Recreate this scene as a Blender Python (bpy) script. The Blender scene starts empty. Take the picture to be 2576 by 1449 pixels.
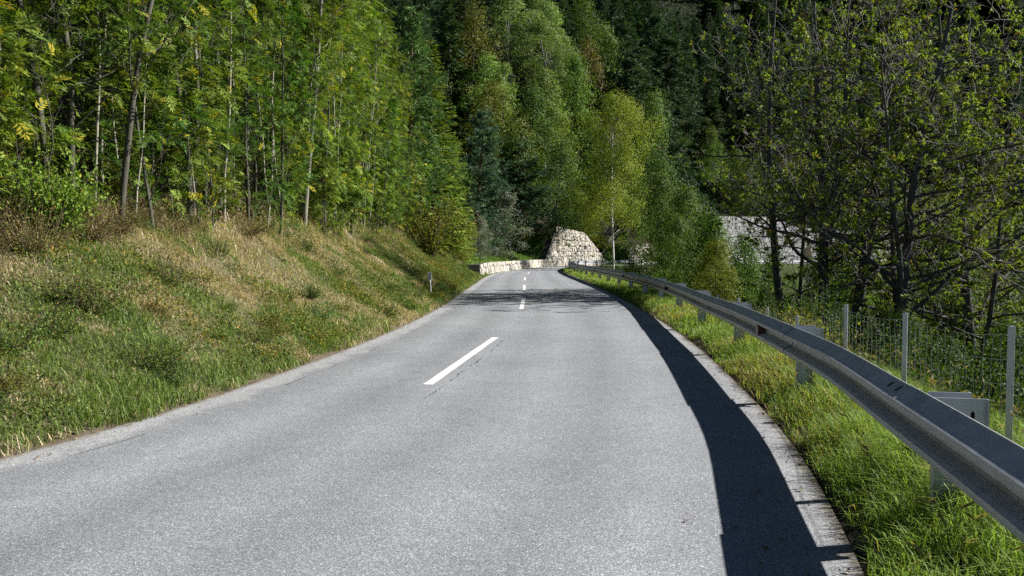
import bpy, math, random
import numpy as np
R = math.radians
rng = np.random.default_rng(11)
random.seed(5)
scene = bpy.context.scene
COL = bpy.context.collection

# ------------------------------------------------------------------ camera numbers (measured from the photograph)
CAM_H, FPX, CX, CY, HOR = 1.65, 2012.0, 1288.0, 724.5, 640.0
PITCH = math.atan((CY - HOR) / FPX)

def ray(px, py):
    a, b = (px - CX), -(py - CY)
    c, s = math.cos(PITCH), math.sin(PITCH)
    return np.array([a, FPX * c + b * s, -FPX * s + b * c])

def at_depth(px, py, d):
    v = ray(px, py)
    return np.array([0, 0, CAM_H]) + v * (d / v[1])

def on_plane(px, py, z=0.0):
    v = ray(px, py)
    return np.array([0, 0, CAM_H]) + v * ((z - CAM_H) / v[2])

# ------------------------------------------------------------------ noise
def _hash(ix, iy, seed):
    h = (ix.astype(np.int64) * 374761393 + iy.astype(np.int64) * 668265263 + seed * 69069) & 0x7fffffff
    h = ((h ^ (h >> 13)) * 1274126177) & 0x7fffffff
    return ((h ^ (h >> 16)) & 0xffff) / 65535.0

def vnoise(x, y, seed=0):
    x = np.asarray(x, float); y = np.asarray(y, float)
    ix = np.floor(x); iy = np.floor(y); fx = x - ix; fy = y - iy
    fx = fx * fx * (3 - 2 * fx); fy = fy * fy * (3 - 2 * fy)
    a = _hash(ix, iy, seed); b = _hash(ix + 1, iy, seed); c = _hash(ix, iy + 1, seed); d = _hash(ix + 1, iy + 1, seed)
    return (a * (1 - fx) + b * fx) * (1 - fy) + (c * (1 - fx) + d * fx) * fy

def fbm(x, y, seed=0, o=3):
    v = 0; a = 0.5; t = 0
    for i in range(o):
        v = v + a * vnoise(x * 2 ** i, y * 2 ** i, seed + i * 17); t += a; a *= 0.5
    return v / t

# ------------------------------------------------------------------ mesh builder
class MB:
    def __init__(self): self.v = []; self.f = []; self.c = []; self.n = 0; self.m = []
    def add(self, verts, faces, col=(1, 1, 1), mat=0):
        verts = np.asarray(verts, np.float32).reshape(-1, 3)
        faces = np.asarray(faces, np.int64)
        self.v.append(verts); self.f.append(faces + self.n); self.m.append(np.full(len(faces), mat, np.int32))
        col = np.asarray(col, np.float32)
        if col.ndim == 1: col = np.repeat(col[None, :], len(verts), 0)
        self.c.append(col); self.n += len(verts)
    def mesh(self, name, mats, smooth=False):
        me = bpy.data.meshes.new(name)
        v = np.concatenate(self.v); c = np.concatenate(self.c)
        me.vertices.add(len(v)); me.vertices.foreach_set('co', v.ravel())
        sizes = np.concatenate([np.full(len(f), f.shape[1], np.int64) for f in self.f])
        li = np.concatenate([f.ravel() for f in self.f])
        me.loops.add(len(li)); me.loops.foreach_set('vertex_index', li.astype(np.int32))
        me.polygons.add(len(sizes))
        st = np.zeros(len(sizes), np.int32); st[1:] = np.cumsum(sizes)[:-1]
        me.polygons.foreach_set('loop_start', st)
        me.polygons.foreach_set('material_index', np.concatenate(self.m))
        me.polygons.foreach_set('use_smooth', np.full(len(sizes), smooth))
        me.update(calc_edges=True)
        a = me.attributes.new('Col', 'FLOAT_COLOR', 'POINT')
        a.data.foreach_set('color', np.concatenate([c, np.ones((len(c), 1), np.float32)], 1).ravel().astype(np.float32))
        for m in (mats if isinstance(mats, (list, tuple)) else [mats]): me.materials.append(m)
        return me
    def build(self, name, mats, parent=None, smooth=False):
        return link(name, self.mesh(name, mats, smooth), parent)

def link(name, data, parent=None):
    o = bpy.data.objects.new(name, data); COL.objects.link(o)
    if parent is not None: o.parent = parent
    return o

def tag(o, label=None, cat=None, group=None, kind=None):
    if label: o['label'] = label
    if cat: o['category'] = cat
    if group: o['group'] = group
    if kind: o['kind'] = kind
    return o

def empty(name, loc=(0, 0, 0), rz=0.0):
    o = link(name, None); o.location = loc; o.rotation_euler = (0, 0, rz)
    o.empty_display_size = 0.2
    return o

def norm(v):
    v = np.asarray(v, float); return v / np.maximum(np.linalg.norm(v, axis=-1, keepdims=True), 1e-9)

def tube(mb, pts, rad, sides=6, col=(1, 1, 1), mat=0, cap=False):
    pts = np.asarray(pts, float); n = len(pts); rad = np.broadcast_to(np.asarray(rad, float), (n,))
    t = np.gradient(pts, axis=0); t = norm(t)
    ref = np.array([0, 0, 1.0]) if abs(t[0][2]) < 0.9 else np.array([1.0, 0, 0])
    u = norm(np.cross(t, ref)); w = np.cross(t, u)
    a = np.arange(sides) * 2 * np.pi / sides
    ring = pts[:, None] + rad[:, None, None] * (np.cos(a)[None, :, None] * u[:, None] + np.sin(a)[None, :, None] * w[:, None])
    i = np.arange(n - 1)[:, None] * sides; j = np.arange(sides)[None]; k = (j + 1) % sides
    f = np.stack([i + j, i + k, i + sides + k, i + sides + j], -1).reshape(-1, 4)
    mb.add(ring.reshape(-1, 3), f, col, mat)
    if cap:
        for base in (0, (n - 1) * sides):
            mb.add(ring.reshape(-1, 3)[base:base + sides], [list(range(sides))], col, mat)

def box(mb, c, s, rz=0.0, col=(1, 1, 1), mat=0, bev=0.0):
    x, y, z = np.array(s) / 2
    if bev <= 0:
        v = np.array([[-x, -y, -z], [x, -y, -z], [x, y, -z], [-x, y, -z], [-x, -y, z], [x, -y, z], [x, y, z], [-x, y, z]])
        f = [[0, 3, 2, 1], [4, 5, 6, 7], [0, 1, 5, 4], [1, 2, 6, 5], [2, 3, 7, 6], [3, 0, 4, 7]]
    else:
        b = bev
        v = np.array([[-x + b, -y, -z], [x - b, -y, -z], [x, -y + b, -z], [x, y - b, -z], [x - b, y, -z], [-x + b, y, -z], [-x, y - b, -z], [-x, -y + b, -z]])
        v = np.concatenate([v, v * [1, 1, -1]])
        f = None
    ca, sa = math.cos(rz), math.sin(rz)
    v = np.stack([v[:, 0] * ca - v[:, 1] * sa, v[:, 0] * sa + v[:, 1] * ca, v[:, 2]], 1) + np.array(c)
    if f is not None: mb.add(v, f, col, mat)
    else:
        mb.add(v, [[i, (i + 1) % 8, 8 + (i + 1) % 8, 8 + i] for i in range(8)], col, mat)
        mb.add(v, [[7, 6, 5, 4, 3, 2, 1, 0], list(range(8, 16))], col, mat)

def catmull(P, step):
    P = np.asarray(P, float)
    Q = np.vstack([2 * P[0] - P[1], P, 2 * P[-1] - P[-2]])
    out = []
    for i in range(1, len(Q) - 2):
        n = max(2, int(np.linalg.norm(Q[i + 1] - Q[i]) / step))
        t = np.arange(n)[:, None] / n
        p0, p1, p2, p3 = Q[i - 1], Q[i], Q[i + 1], Q[i + 2]
        # centripetal-like damping: finite-difference tangents scaled by the segment
        d1 = np.linalg.norm(p1 - p0); d2 = np.linalg.norm(p2 - p1); d3 = np.linalg.norm(p3 - p2)
        m1 = ((p1 - p0) / d1 * d2 + (p2 - p1) / d2 * d1) / (d1 + d2) * d2
        m2 = ((p2 - p1) / d2 * d3 + (p3 - p2) / d3 * d2) / (d2 + d3) * d2
        h = [2 * t**3 - 3 * t**2 + 1, t**3 - 2 * t**2 + t, -2 * t**3 + 3 * t**2, t**3 - t**2]
        out.append(h[0] * p1 + h[1] * m1 + h[2] * p2 + h[3] * m2)
    out.append(Q[-2][None]); return np.vstack(out)

def resample(P, step):
    s = np.concatenate([[0], np.cumsum(np.linalg.norm(np.diff(P, axis=0), axis=1))])
    q = np.arange(0, s[-1], step)
    return np.stack([np.interp(q, s, P[:, k]) for k in range(P.shape[1])], 1)

def tangents(P): return norm(np.gradient(P, axis=0))

# ------------------------------------------------------------------ road edge lines (x, y) in metres
Lc = [(-12.4, -10), (-9.2, -5), (-6.5, 0), (-4.75, 4.5), (-3.75, 7.8), (-3.1, 12), (-2.62, 17), (-2.32, 23), (-2.17, 33), (-2.1, 45), (-1.97, 58), (-1.3, 71), (.55, 84), (2.4, 96), (4.6, 106), (9.5, 116), (15, 123), (22, 129.5), (33, 137), (49, 147), (70, 158), (95, 168), (150, 188)]
Rc = [(-6.0, -13), (-2.6, -7), (-.3, -2), (1.22, 2), (2.27, 6), (2.98, 11), (3.46, 16), (3.82, 22.5), (4.2, 33.5), (4.42, 45), (4.6, 58), (4.7, 71), (5.0, 82), (5.75, 92), (7.4, 100.5), (11.6, 109.2), (17, 116.4), (24, 122.6), (35.5, 130), (52, 140.5), (73, 151.7), (97.5, 161.5), (152, 181)]
Gc = [(-4.6, -13.5), (-1.6, -7.5), (.6, -2.5), (1.6, 1.0), (2.13, 3.3), (2.5, 5.1), (2.92, 7.2), (3.2, 9.3), (3.64, 13), (3.9, 15.8), (4.5, 22), (4.95, 29), (5.15, 36), (5.2, 48), (5.22, 60), (5.35, 70), (5.75, 80), (6.6, 90), (8.5, 99), (12.7, 107.8), (18, 114.8), (25, 120.9), (36.4, 128.4), (52.8, 138.9), (73.7, 150), (98.1, 159.8), (152.6, 179.2)]
Ld = catmull(Lc, .4); Gd = catmull(Gc, .4)
# matched sections for the road sheet
def matched(A, B):
    a, b = [], []
    A = np.array(A, float); B = np.array(B, float)
    t = np.arange(len(A))
    n = 10
    q = []
    for i in range(len(A) - 1): q += list(i + np.arange(n) / n)
    q.append(len(A) - 1); q = np.array(q)
    ca = catmull_fixed(A, n); cb = catmull_fixed(B, n)
    return ca, cb
def catmull_fixed(P, n):
    P = np.asarray(P, float)
    Q = np.vstack([2 * P[0] - P[1], P, 2 * P[-1] - P[-2]]); out = []
    for i in range(1, len(Q) - 2):
        t = np.arange(n)[:, None] / n
        p0, p1, p2, p3 = Q[i - 1], Q[i], Q[i + 1], Q[i + 2]
        d1 = np.linalg.norm(p1 - p0); d2 = np.linalg.norm(p2 - p1); d3 = np.linalg.norm(p3 - p2)
        m1 = ((p1 - p0) / d1 * d2 + (p2 - p1) / d2 * d1) / (d1 + d2) * d2
        m2 = ((p2 - p1) / d2 * d3 + (p3 - p2) / d3 * d2) / (d2 + d3) * d2
        h = [2 * t**3 - 3 * t**2 + 1, t**3 - 2 * t**2 + t, -2 * t**3 + 3 * t**2, t**3 - t**2]
        out.append(h[0] * p1 + h[1] * m1 + h[2] * p2 + h[3] * m2)
    out.append(Q[-2][None]); return np.vstack(out)
Lm, Rm = matched(Lc, Rc)

def dist_to(P, x, y):
    """distance to the polyline and signed side (left positive), plus the arc length of the nearest point"""
    A, B = P[:-1], P[1:]; D = B - A; L2 = (D ** 2).sum(1)
    s0 = np.concatenate([[0], np.cumsum(np.sqrt(L2))])[:-1]
    out = np.empty(len(x)); sd = np.empty(len(x)); ss = np.empty(len(x))
    for i in range(0, len(x), 20000):
        px, py = x[i:i + 20000, None], y[i:i + 20000, None]
        t = np.clip(((px - A[:, 0]) * D[:, 0] + (py - A[:, 1]) * D[:, 1]) / L2, 0, 1)
        qx = A[:, 0] + t * D[:, 0]; qy = A[:, 1] + t * D[:, 1]
        d2 = (px - qx) ** 2 + (py - qy) ** 2
        k = d2.argmin(1); r = np.arange(len(k))
        out[i:i + 20000] = np.sqrt(d2[r, k])
        cr = D[k, 0] * (py[:, 0] - A[k, 1]) - D[k, 1] * (px[:, 0] - A[k, 0])
        sd[i:i + 20000] = np.sign(cr)
        ss[i:i + 20000] = s0[k] + t[r, k] * np.sqrt(L2[k])
    return out, sd, ss
Lp = resample(Ld, 1.0); Rp = resample(Rm, 1.0); Gp = resample(Gd, 1.0)
SL = np.concatenate([[0], np.cumsum(np.linalg.norm(np.diff(Lp, axis=0), axis=1))])
def s_at(pt):  # arc length on L nearest to a point
    return float(dist_to(Lp, np.array([pt[0]]), np.array([pt[1]]))[2][0])
S58, S66, S105, S110, S119, S123 = [s_at(p) for p in ((-2, 58), (-1.6, 66), (5.0, 107), (7.6, 112.2), (11.6, 119), (14.6, 122.6))]
S19, S28, S37, S47, S54, S64, S95 = [s_at(p) for p in ((19, 127), (28, 133), (37, 139.6), (49, 147), (54, 149.8), (64, 155), (95, 168))]
WALL = [(S58 - .01, 0), (S58, .85), (S66, .95), (S105, .95), (S110, 5.6), (S119, 4.9), (S123, 1.0), (S123 + .01, 0)]
WALL2 = [(S19 - .01, 0), (S19, 2.6), (S19 + 3, 3.4), (S28, 3.3), (S28 + 3, 0)]
WALL3 = [(S37 - 1, 0), (S37, 8.3), (S47, 8.5), (S54, 6.6), (S64, 6.4), (S95, 5.0), (S95 + 2, 0)]
def wall_h(s):
    s = np.asarray(s, float)
    return sum(np.interp(s, [p[0] for p in W], [p[1] for p in W], left=0, right=0) for W in (WALL, WALL2, WALL3))

def height(x, y):
    x = np.asarray(x, float).ravel(); y = np.asarray(y, float).ravel()
    dl, sl, s = dist_to(Lp, x, y); dr, sr, _ = dist_to(Rp, x, y)
    left = sl > 0; right = sr < 0
    z = np.full(len(x), -.06)
    # uphill side
    e = dl
    wh = wall_h(s)
    walled = wh > .05
    bump = (fbm(x * .55, y * .55, 3) - .5)
    big = (fbm(x * .03, y * .03, 9) - .5)
    near = np.clip((58 - y) / 20, 0, 1)
    slope_b = .60 + .17 * np.clip((y - 12) / 25, 0, 1) - .15 * np.clip((y - 50) / 10, 0, 1)
    crest = 3.7
    bank = np.where(e < .25, -.02 + 0 * e, (np.minimum(e, crest) - .25) * slope_b)
    hill_s = .42 + .16 * np.clip((y - 60) / 60, 0, 1)
    far = np.maximum(e - crest, 0)
    zl = bank + far * hill_s * np.clip(.75 + far / 60, .75, 1.0) + (bump * .55 + (fbm(x * 1.7, y * 1.7, 13) - .5) * .2) * np.clip(e / 2.2, 0, 1) + big * np.clip(far / 25, 0, 1) * 14
    step = np.clip((e - 1.0) / .5, 0, 1)
    s2 = .30
    zw = step * wh * .97 + np.where(e > 1.2, np.minimum(e - 1.2, 6) * s2, 0) + np.maximum(e - 7.2, 0) * .55 + bump * np.clip(e / 3, 0, 1) * .5 + big * np.clip((e - 6) / 25, 0, 1) * 14
    flat = (s > S123) & (s < S19)
    zf = np.where(e < .4, -.03, .12 + np.minimum(e - .4, 5) * .13) + np.maximum(e - 5.4, 0) * .58
    wl = np.where(walled, zw, np.where(flat, zf, zl))
    ahead = (s > S28 + 3)
    zl2 = np.where(ahead & ~walled, np.where(e < .5, -.03, (e - .5) * .5), wl)
    z = np.where(left, zl2, z)
    # valley side
    er = dr
    v = np.where(er < .12, -.03, np.where(er < 1.9, .02 + .06 * np.clip((er - .12) / .4, 0, 1), 0))
    drop = np.maximum(er - 1.75, 0)
    rav = -np.minimum(drop * .52, 4.0 + drop * .16)
    rav = np.maximum(rav, -13) + (fbm(x * .3, y * .3, 5) - .5) * np.clip(drop / 3, 0, 1) * .9
    zr = v + rav + (fbm(x * 1.5, y * 1.5, 8) - .5) * .07 * np.clip((er - .15) / .5, 0, 1)
    z = np.where(right, zr, z)
    return z

# terrain grid: fine near the viewer, coarse far away
def axis(parts):
    out = []
    for a, b, st in parts: out += list(np.arange(a, b, st))
    return np.array(out + [parts[-1][1]], float)
GX = axis([(-160, -60, 6), (-60, -20, 2), (-20, -9, .6), (-9, 7.5, .22), (7.5, 30, .8), (30, 72, 1.1), (72, 150, 4), (150, 420, 12)])
GY = axis([(-16, 2, .8), (2, 32, .3), (32, 58, .6), (58, 150, .8), (150, 220, 3), (220, 640, 14)])
XX, YY = np.meshgrid(GX, GY)
ZZ = height(XX, YY).reshape(XX.shape)
def zt(x, y):
    x = np.atleast_1d(np.asarray(x, float)); y = np.atleast_1d(np.asarray(y, float))
    i = np.clip(np.searchsorted(GX, x) - 1, 0, len(GX) - 2); j = np.clip(np.searchsorted(GY, y) - 1, 0, len(GY) - 2)
    u = np.clip((x - GX[i]) / (GX[i + 1] - GX[i]), 0, 1); w = np.clip((y - GY[j]) / (GY[j + 1] - GY[j]), 0, 1)
    return (ZZ[j, i] * (1 - u) + ZZ[j, i + 1] * u) * (1 - w) + (ZZ[j + 1, i] * (1 - u) + ZZ[j + 1, i + 1] * u) * w
def hit(px, py, dmax=400):
    v = ray(px, py); v = v / v[1]
    d = np.arange(3, dmax, .1)
    p = np.array([0, 0, CAM_H]) + d[:, None] * v
    k = np.nonzero(zt(p[:, 0], p[:, 1]) > p[:, 2])[0]
    return p[k[0]] if len(k) else p[-1]
# ------------------------------------------------------------------ materials
def mat(name):
    m = bpy.data.materials.new(name); m.use_nodes = True
    nt = m.node_tree; nt.nodes.clear()
    out = nt.nodes.new('ShaderNodeOutputMaterial')
    return m, nt, out
def N(nt, t, **k):
    n = nt.nodes.new(t)
    for a, b in k.items():
        if hasattr(n, a): setattr(n, a, b)
        else: n.inputs[a].default_value = b
    return n
def noise_tex(nt, co, scale, detail=4, rough=.6):
    n = N(nt, 'ShaderNodeTexNoise'); n.inputs['Scale'].default_value = scale; n.inputs['Detail'].default_value = detail; n.inputs['Roughness'].default_value = rough
    nt.links.new(co, n.inputs['Vector']); return n.outputs['Fac']
def ramp(nt, fac, stops):
    r = N(nt, 'ShaderNodeValToRGB')
    el = r.color_ramp.elements
    while len(el) < len(stops): el.new(0.5)
    for e, (p, c) in zip(el, stops):
        e.position = p; e.color = (*c, 1) if len(c) == 3 else c
    nt.links.new(fac, r.inputs['Fac']); return r.outputs['Color']
def mix(nt, fac, a, b, mode='MIX'):
    n = N(nt, 'ShaderNodeMix', data_type='RGBA', blend_type=mode)
    for s, v in ((0, fac), (6, a), (7, b)):
        if hasattr(v, 'is_output'): nt.links.new(v, n.inputs[s])
        else: n.inputs[s].default_value = v if s == 0 else ((*v, 1) if len(v) == 3 else v)
    return n.outputs[2]
def math_n(nt, op, a, b=None):
    n = N(nt, 'ShaderNodeMath', operation=op)
    for s, v in ((0, a), (1, b)):
        if v is None: continue
        if hasattr(v, 'is_output'): nt.links.new(v, n.inputs[s])
        else: n.inputs[s].default_value = v
    return n.outputs[0]
def gcolor(v): return (v, v, v)

def leaf_mat(name, trans=.35, rough=.5, spec=.35, vary=.35, tcol=(1.15, 1.25, .45)):
    m, nt, out = mat(name)
    a = N(nt, 'ShaderNodeAttribute', attribute_name='Col')
    oi = N(nt, 'ShaderNodeObjectInfo')
    k = math_n(nt, 'ADD', math_n(nt, 'MULTIPLY', oi.outputs['Random'], vary), 1 - vary / 2)
    hs = N(nt, 'ShaderNodeHueSaturation'); nt.links.new(a.outputs['Color'], hs.inputs['Color'])
    nt.links.new(k, hs.inputs['Value'])
    nt.links.new(math_n(nt, 'ADD', math_n(nt, 'MULTIPLY', oi.outputs['Random'], .03), .485), hs.inputs['Hue'])
    p = N(nt, 'ShaderNodeBsdfPrincipled'); p.inputs['Roughness'].default_value = rough; p.inputs['Specular IOR Level'].default_value = spec
    nt.links.new(hs.outputs['Color'], p.inputs['Base Color'])
    t = N(nt, 'ShaderNodeBsdfTranslucent')
    nt.links.new(mix(nt, 1.0, hs.outputs['Color'], tcol, 'MULTIPLY'), t.inputs['Color'])
    ms = N(nt, 'ShaderNodeMixShader'); ms.inputs[0].default_value = trans
    nt.links.new(p.outputs[0], ms.inputs[1]); nt.links.new(t.outputs[0], ms.inputs[2])
    nt.links.new(ms.outputs[0], out.inputs['Surface'])
    return m

def simple(name, rough=.8, metallic=0.0, noise=0.0, scale=8.0, spec=.3, attr=True, color=(.5, .5, .5), bump=0.0, stretch=(1, 1, 1)):
    m, nt, out = mat(name)
    p = N(nt, 'ShaderNodeBsdfPrincipled'); p.inputs['Roughness'].default_value = rough; p.inputs['Metallic'].default_value = metallic; p.inputs['Specular IOR Level'].default_value = spec
    tc = N(nt, 'ShaderNodeTexCoord'); mp = N(nt, 'ShaderNodeMapping'); mp.inputs['Scale'].default_value = stretch
    nt.links.new(tc.outputs['Object'], mp.inputs['Vector'])
    if attr: c = N(nt, 'ShaderNodeAttribute', attribute_name='Col').outputs['Color']
    else:
        rgb = N(nt, 'ShaderNodeRGB'); rgb.outputs[0].default_value = (*color, 1); c = rgb.outputs[0]
    if noise > 0:
        f = noise_tex(nt, mp.outputs['Vector'], scale, 6, .65)
        c = mix(nt, 1.0, c, ramp(nt, f, [(.3, gcolor(1 - noise)), (.7, gcolor(1 + noise * .6))]), 'MULTIPLY')
        if bump > 0:
            b = N(nt, 'ShaderNodeBump'); b.inputs['Strength'].default_value = bump; b.inputs['Distance'].default_value = .02
            nt.links.new(f, b.inputs['Height']); nt.links.new(b.outputs[0], p.inputs['Normal'])
    nt.links.new(c, p.inputs['Base Color']); nt.links.new(p.outputs[0], out.inputs['Surface'])
    return m

M = {}
M['leaf'] = leaf_mat('leaf', .28, .6, .12, .5)
M['leaf_far'] = leaf_mat('leaf_far', .28, .65, .15, .5)
M['needle'] = leaf_mat('needle', .22, .6, .2, .4, (1, 1.1, .5))
M['blade'] = leaf_mat('grass_blade', .35, .55, .25, 0, (1.1, 1.15, .5))
M['bark'] = simple('bark', .9, 0, .45, 14, .15, True, bump=.6, stretch=(1, 1, .35))
M['birch_bark'] = simple('birch_bark', .75, 0, .5, 5, .2, True, stretch=(1, 1, 2.2))
M['stone'] = simple('stone', .9, 0, .22, 3.2, .2, True, bump=.35)
M['joint'] = simple('wall_core', .95, 0, .3, 3, .1, False, (.07, .062, .05))
M['wood'] = simple('weathered_wood', .9, 0, .3, 12, .2, False, (.30, .27, .22))
M['white'] = simple('white_paint', .6, 0, .08, 25, .3, False, (.72, .72, .70))
M['black'] = simple('black_paint', .6, 0, 0, 1, .3, False, (.015, .015, .016))
M['plate'] = simple('plate_paint', .5, 0, .05, 20, .4, False, (.62, .63, .64))
M['red'] = simple('reflector_red', .35, 0, .2, 30, .5, False, (.08, .012, .01))
M['hole'] = simple('slot_shade', .8, 0, 0, 1, .1, False, (.012, .012, .012))
M['crack'] = simple('crack_fill', .9, 0, .3, 20, .2, False, (.085, .085, .085))
M['wire'] = simple('fence_wire', .6, .2, .2, 20, .4, False, (.30, .31, .315))
M['rust'] = simple('rust_stain', .85, 0, .4, 60, .1, False, (.13, .075, .04))

def metal_mat():
    m, nt, out = mat('galvanised_steel')
    p = N(nt, 'ShaderNodeBsdfPrincipled'); tc = N(nt, 'ShaderNodeTexCoord')
    f = noise_tex(nt, tc.outputs['Object'], 6, 8, .7); g = noise_tex(nt, tc.outputs['Object'], 55, 3, .5)
    c = ramp(nt, f, [(.25, (.30, .315, .335)), (.5, (.42, .435, .455)), (.75, (.52, .535, .555))])
    c = mix(nt, .12, c, ramp(nt, g, [(.35, gcolor(.30)), (.65, gcolor(.54))]))
    nt.links.new(c, p.inputs['Base Color'])
    p.inputs['Metallic'].default_value = .35; p.inputs['Specular IOR Level'].default_value = .5
    nt.links.new(ramp(nt, f, [(.3, gcolor(.42)), (.7, gcolor(.56))]), p.inputs['Roughness'])
    b = N(nt, 'ShaderNodeBump'); b.inputs['Strength'].default_value = .03; b.inputs['Distance'].default_value = .01
    nt.links.new(f, b.inputs['Height']); nt.links.new(b.outputs[0], p.inputs['Normal'])
    nt.links.new(p.outputs[0], out.inputs['Surface']); return m
M['metal'] = metal_mat()

def asphalt_mat():
    m, nt, out = mat('asphalt')
    p = N(nt, 'ShaderNodeBsdfPrincipled'); tc = N(nt, 'ShaderNodeTexCoord'); co = tc.outputs['Object']
    lat = N(nt, 'ShaderNodeAttribute', attribute_name='lat')      # distance from the left edge / right edge in metres
    sx = N(nt, 'ShaderNodeSeparateXYZ'); nt.links.new(lat.outputs['Vector'], sx.inputs[0])
    dl, dr, fr = sx.outputs[0], sx.outputs[1], sx.outputs[2]
    big = noise_tex(nt, co, .35, 4, .55); mid = noise_tex(nt, co, 3.0, 5, .65)
    # stones in the wearing course
    vo = N(nt, 'ShaderNodeTexVoronoi'); vo.inputs['Scale'].default_value = 150; nt.links.new(co, vo.inputs['Vector'])
    sc = N(nt, 'ShaderNodeSeparateColor'); nt.links.new(vo.outputs['Color'], sc.inputs[0])
    fine = noise_tex(nt, co, 160, 2, .6)
    base = ramp(nt, big, [(.3, (.198, .206, .219)), (.7, (.255, .261, .272))])
    st = ramp(nt, sc.outputs[0], [(0, gcolor(.45)), (.35, gcolor(.82)), (.75, gcolor(1.1)), (.92, gcolor(1.4)), (1, gcolor(2.4))])
    c = mix(nt, 1.0, base, st, 'MULTIPLY')
    c = mix(nt, 1.0, c, ramp(nt, fine, [(.3, gcolor(.68)), (.7, gcolor(1.3))]), 'MULTIPLY')
    c = mix(nt, 1.0, c, ramp(nt, mid, [(.25, gcolor(.9)), (.75, gcolor(1.08))]), 'MULTIPLY')
    # worn wheel tracks (paler) and the oil-darkened middles of the lanes
    wt = ramp(nt, fr, [(0, gcolor(1.0)), (.10, gcolor(.86)), (.20, gcolor(1.14)), (.30, gcolor(.84)), (.40, gcolor(1.12)), (.50, gcolor(.92)), (.60, gcolor(1.12)), (.72, gcolor(.86)), (.82, gcolor(1.12)), (.93, gcolor(.96))])
    c = mix(nt, .85, c, mix(nt, 1.0, c, wt, 'MULTIPLY'))
    # pale dusty chippings along both edges
    wob = math_n(nt, 'MULTIPLY', math_n(nt, 'SUBTRACT', noise_tex(nt, co, 1.6, 4, .6), .5), .75)
    eL = ramp(nt, math_n(nt, 'ADD', dl, wob), [(.30, gcolor(.8)), (.46, gcolor(0))])
    eR = ramp(nt, math_n(nt, 'ADD', dr, wob), [(-.0, gcolor(.6)), (.34, gcolor(0))])
    e = mix(nt, 1.0, eL, eR, 'LIGHTEN')
    dust = mix(nt, 1.0, ramp(nt, mid, [(.2, (.27, .268, .265)), (.8, (.42, .415, .41))]), st, 'MULTIPLY')
    c = mix(nt, math_n(nt, 'MULTIPLY', e, .8), c, dust)
    # soil creeping over the outermost centimetres
    d1 = math_n(nt, 'ADD', math_n(nt, 'MINIMUM', dl, dr), math_n(nt, 'MULTIPLY', math_n(nt, 'SUBTRACT', noise_tex(nt, co, 7, 5, .7), .5), .25))
    c = mix(nt, ramp(nt, d1, [(.0, gcolor(1)), (.1, gcolor(0))]), c, (.15, .125, .095))
    # sealed joint lines inside the left edge
    nt.links.new(c, p.inputs['Base Color'])
    p.inputs['Roughness'].default_value = .82; p.inputs['Specular IOR Level'].default_value = .35
    b = N(nt, 'ShaderNodeBump'); b.inputs['Strength'].default_value = .55; b.inputs['Distance'].default_value = .006
    nt.links.new(sc.outputs[1], b.inputs['Height']); nt.links.new(b.outputs[0], p.inputs['Normal'])
    nt.links.new(p.outputs[0], out.inputs['Surface']); return m
M['asphalt'] = asphalt_mat()

def ground_mat():
    m, nt, out = mat('ground')
    p = N(nt, 'ShaderNodeBsdfPrincipled'); tc = N(nt, 'ShaderNodeTexCoord'); co = tc.outputs['Object']
    a = N(nt, 'ShaderNodeAttribute', attribute_name='Col').outputs['Color']
    f = noise_tex(nt, co, 9, 8, .75); g = noise_tex(nt, co, .8, 5, .6)
    c = mix(nt, 1.0, a, ramp(nt, f, [(.25, gcolor(.45)), (.75, gcolor(1.4))]), 'MULTIPLY')
    c = mix(nt, 1.0, c, ramp(nt, g, [(.3, gcolor(.8)), (.7, gcolor(1.15))]), 'MULTIPLY')
    nt.links.new(c, p.inputs['Base Color']); p.inputs['Roughness'].default_value = .95; p.inputs['Specular IOR Level'].default_value = .1
    b = N(nt, 'ShaderNodeBump'); b.inputs['Strength'].default_value = .8; b.inputs['Distance'].default_value = .05
    nt.links.new(f, b.inputs['Height']); nt.links.new(b.outputs[0], p.inputs['Normal'])
    nt.links.new(p.outputs[0], out.inputs['Surface']); return m
M['ground'] = ground_mat()

def paint_mat():
    m, nt, out = mat('road_paint')
    p = N(nt, 'ShaderNodeBsdfPrincipled'); tc = N(nt, 'ShaderNodeTexCoord'); co = tc.outputs['Object']
    f = noise_tex(nt, co, 40, 5, .7)
    c = ramp(nt, f, [(.33, gcolor(.32)), (.45, gcolor(.62)), (.8, gcolor(.76))])
    nt.links.new(c, p.inputs['Base Color']); p.inputs['Roughness'].default_value = .7
    nt.links.new(p.outputs[0], out.inputs['Surface']); return m
M['paint'] = paint_mat()
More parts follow.
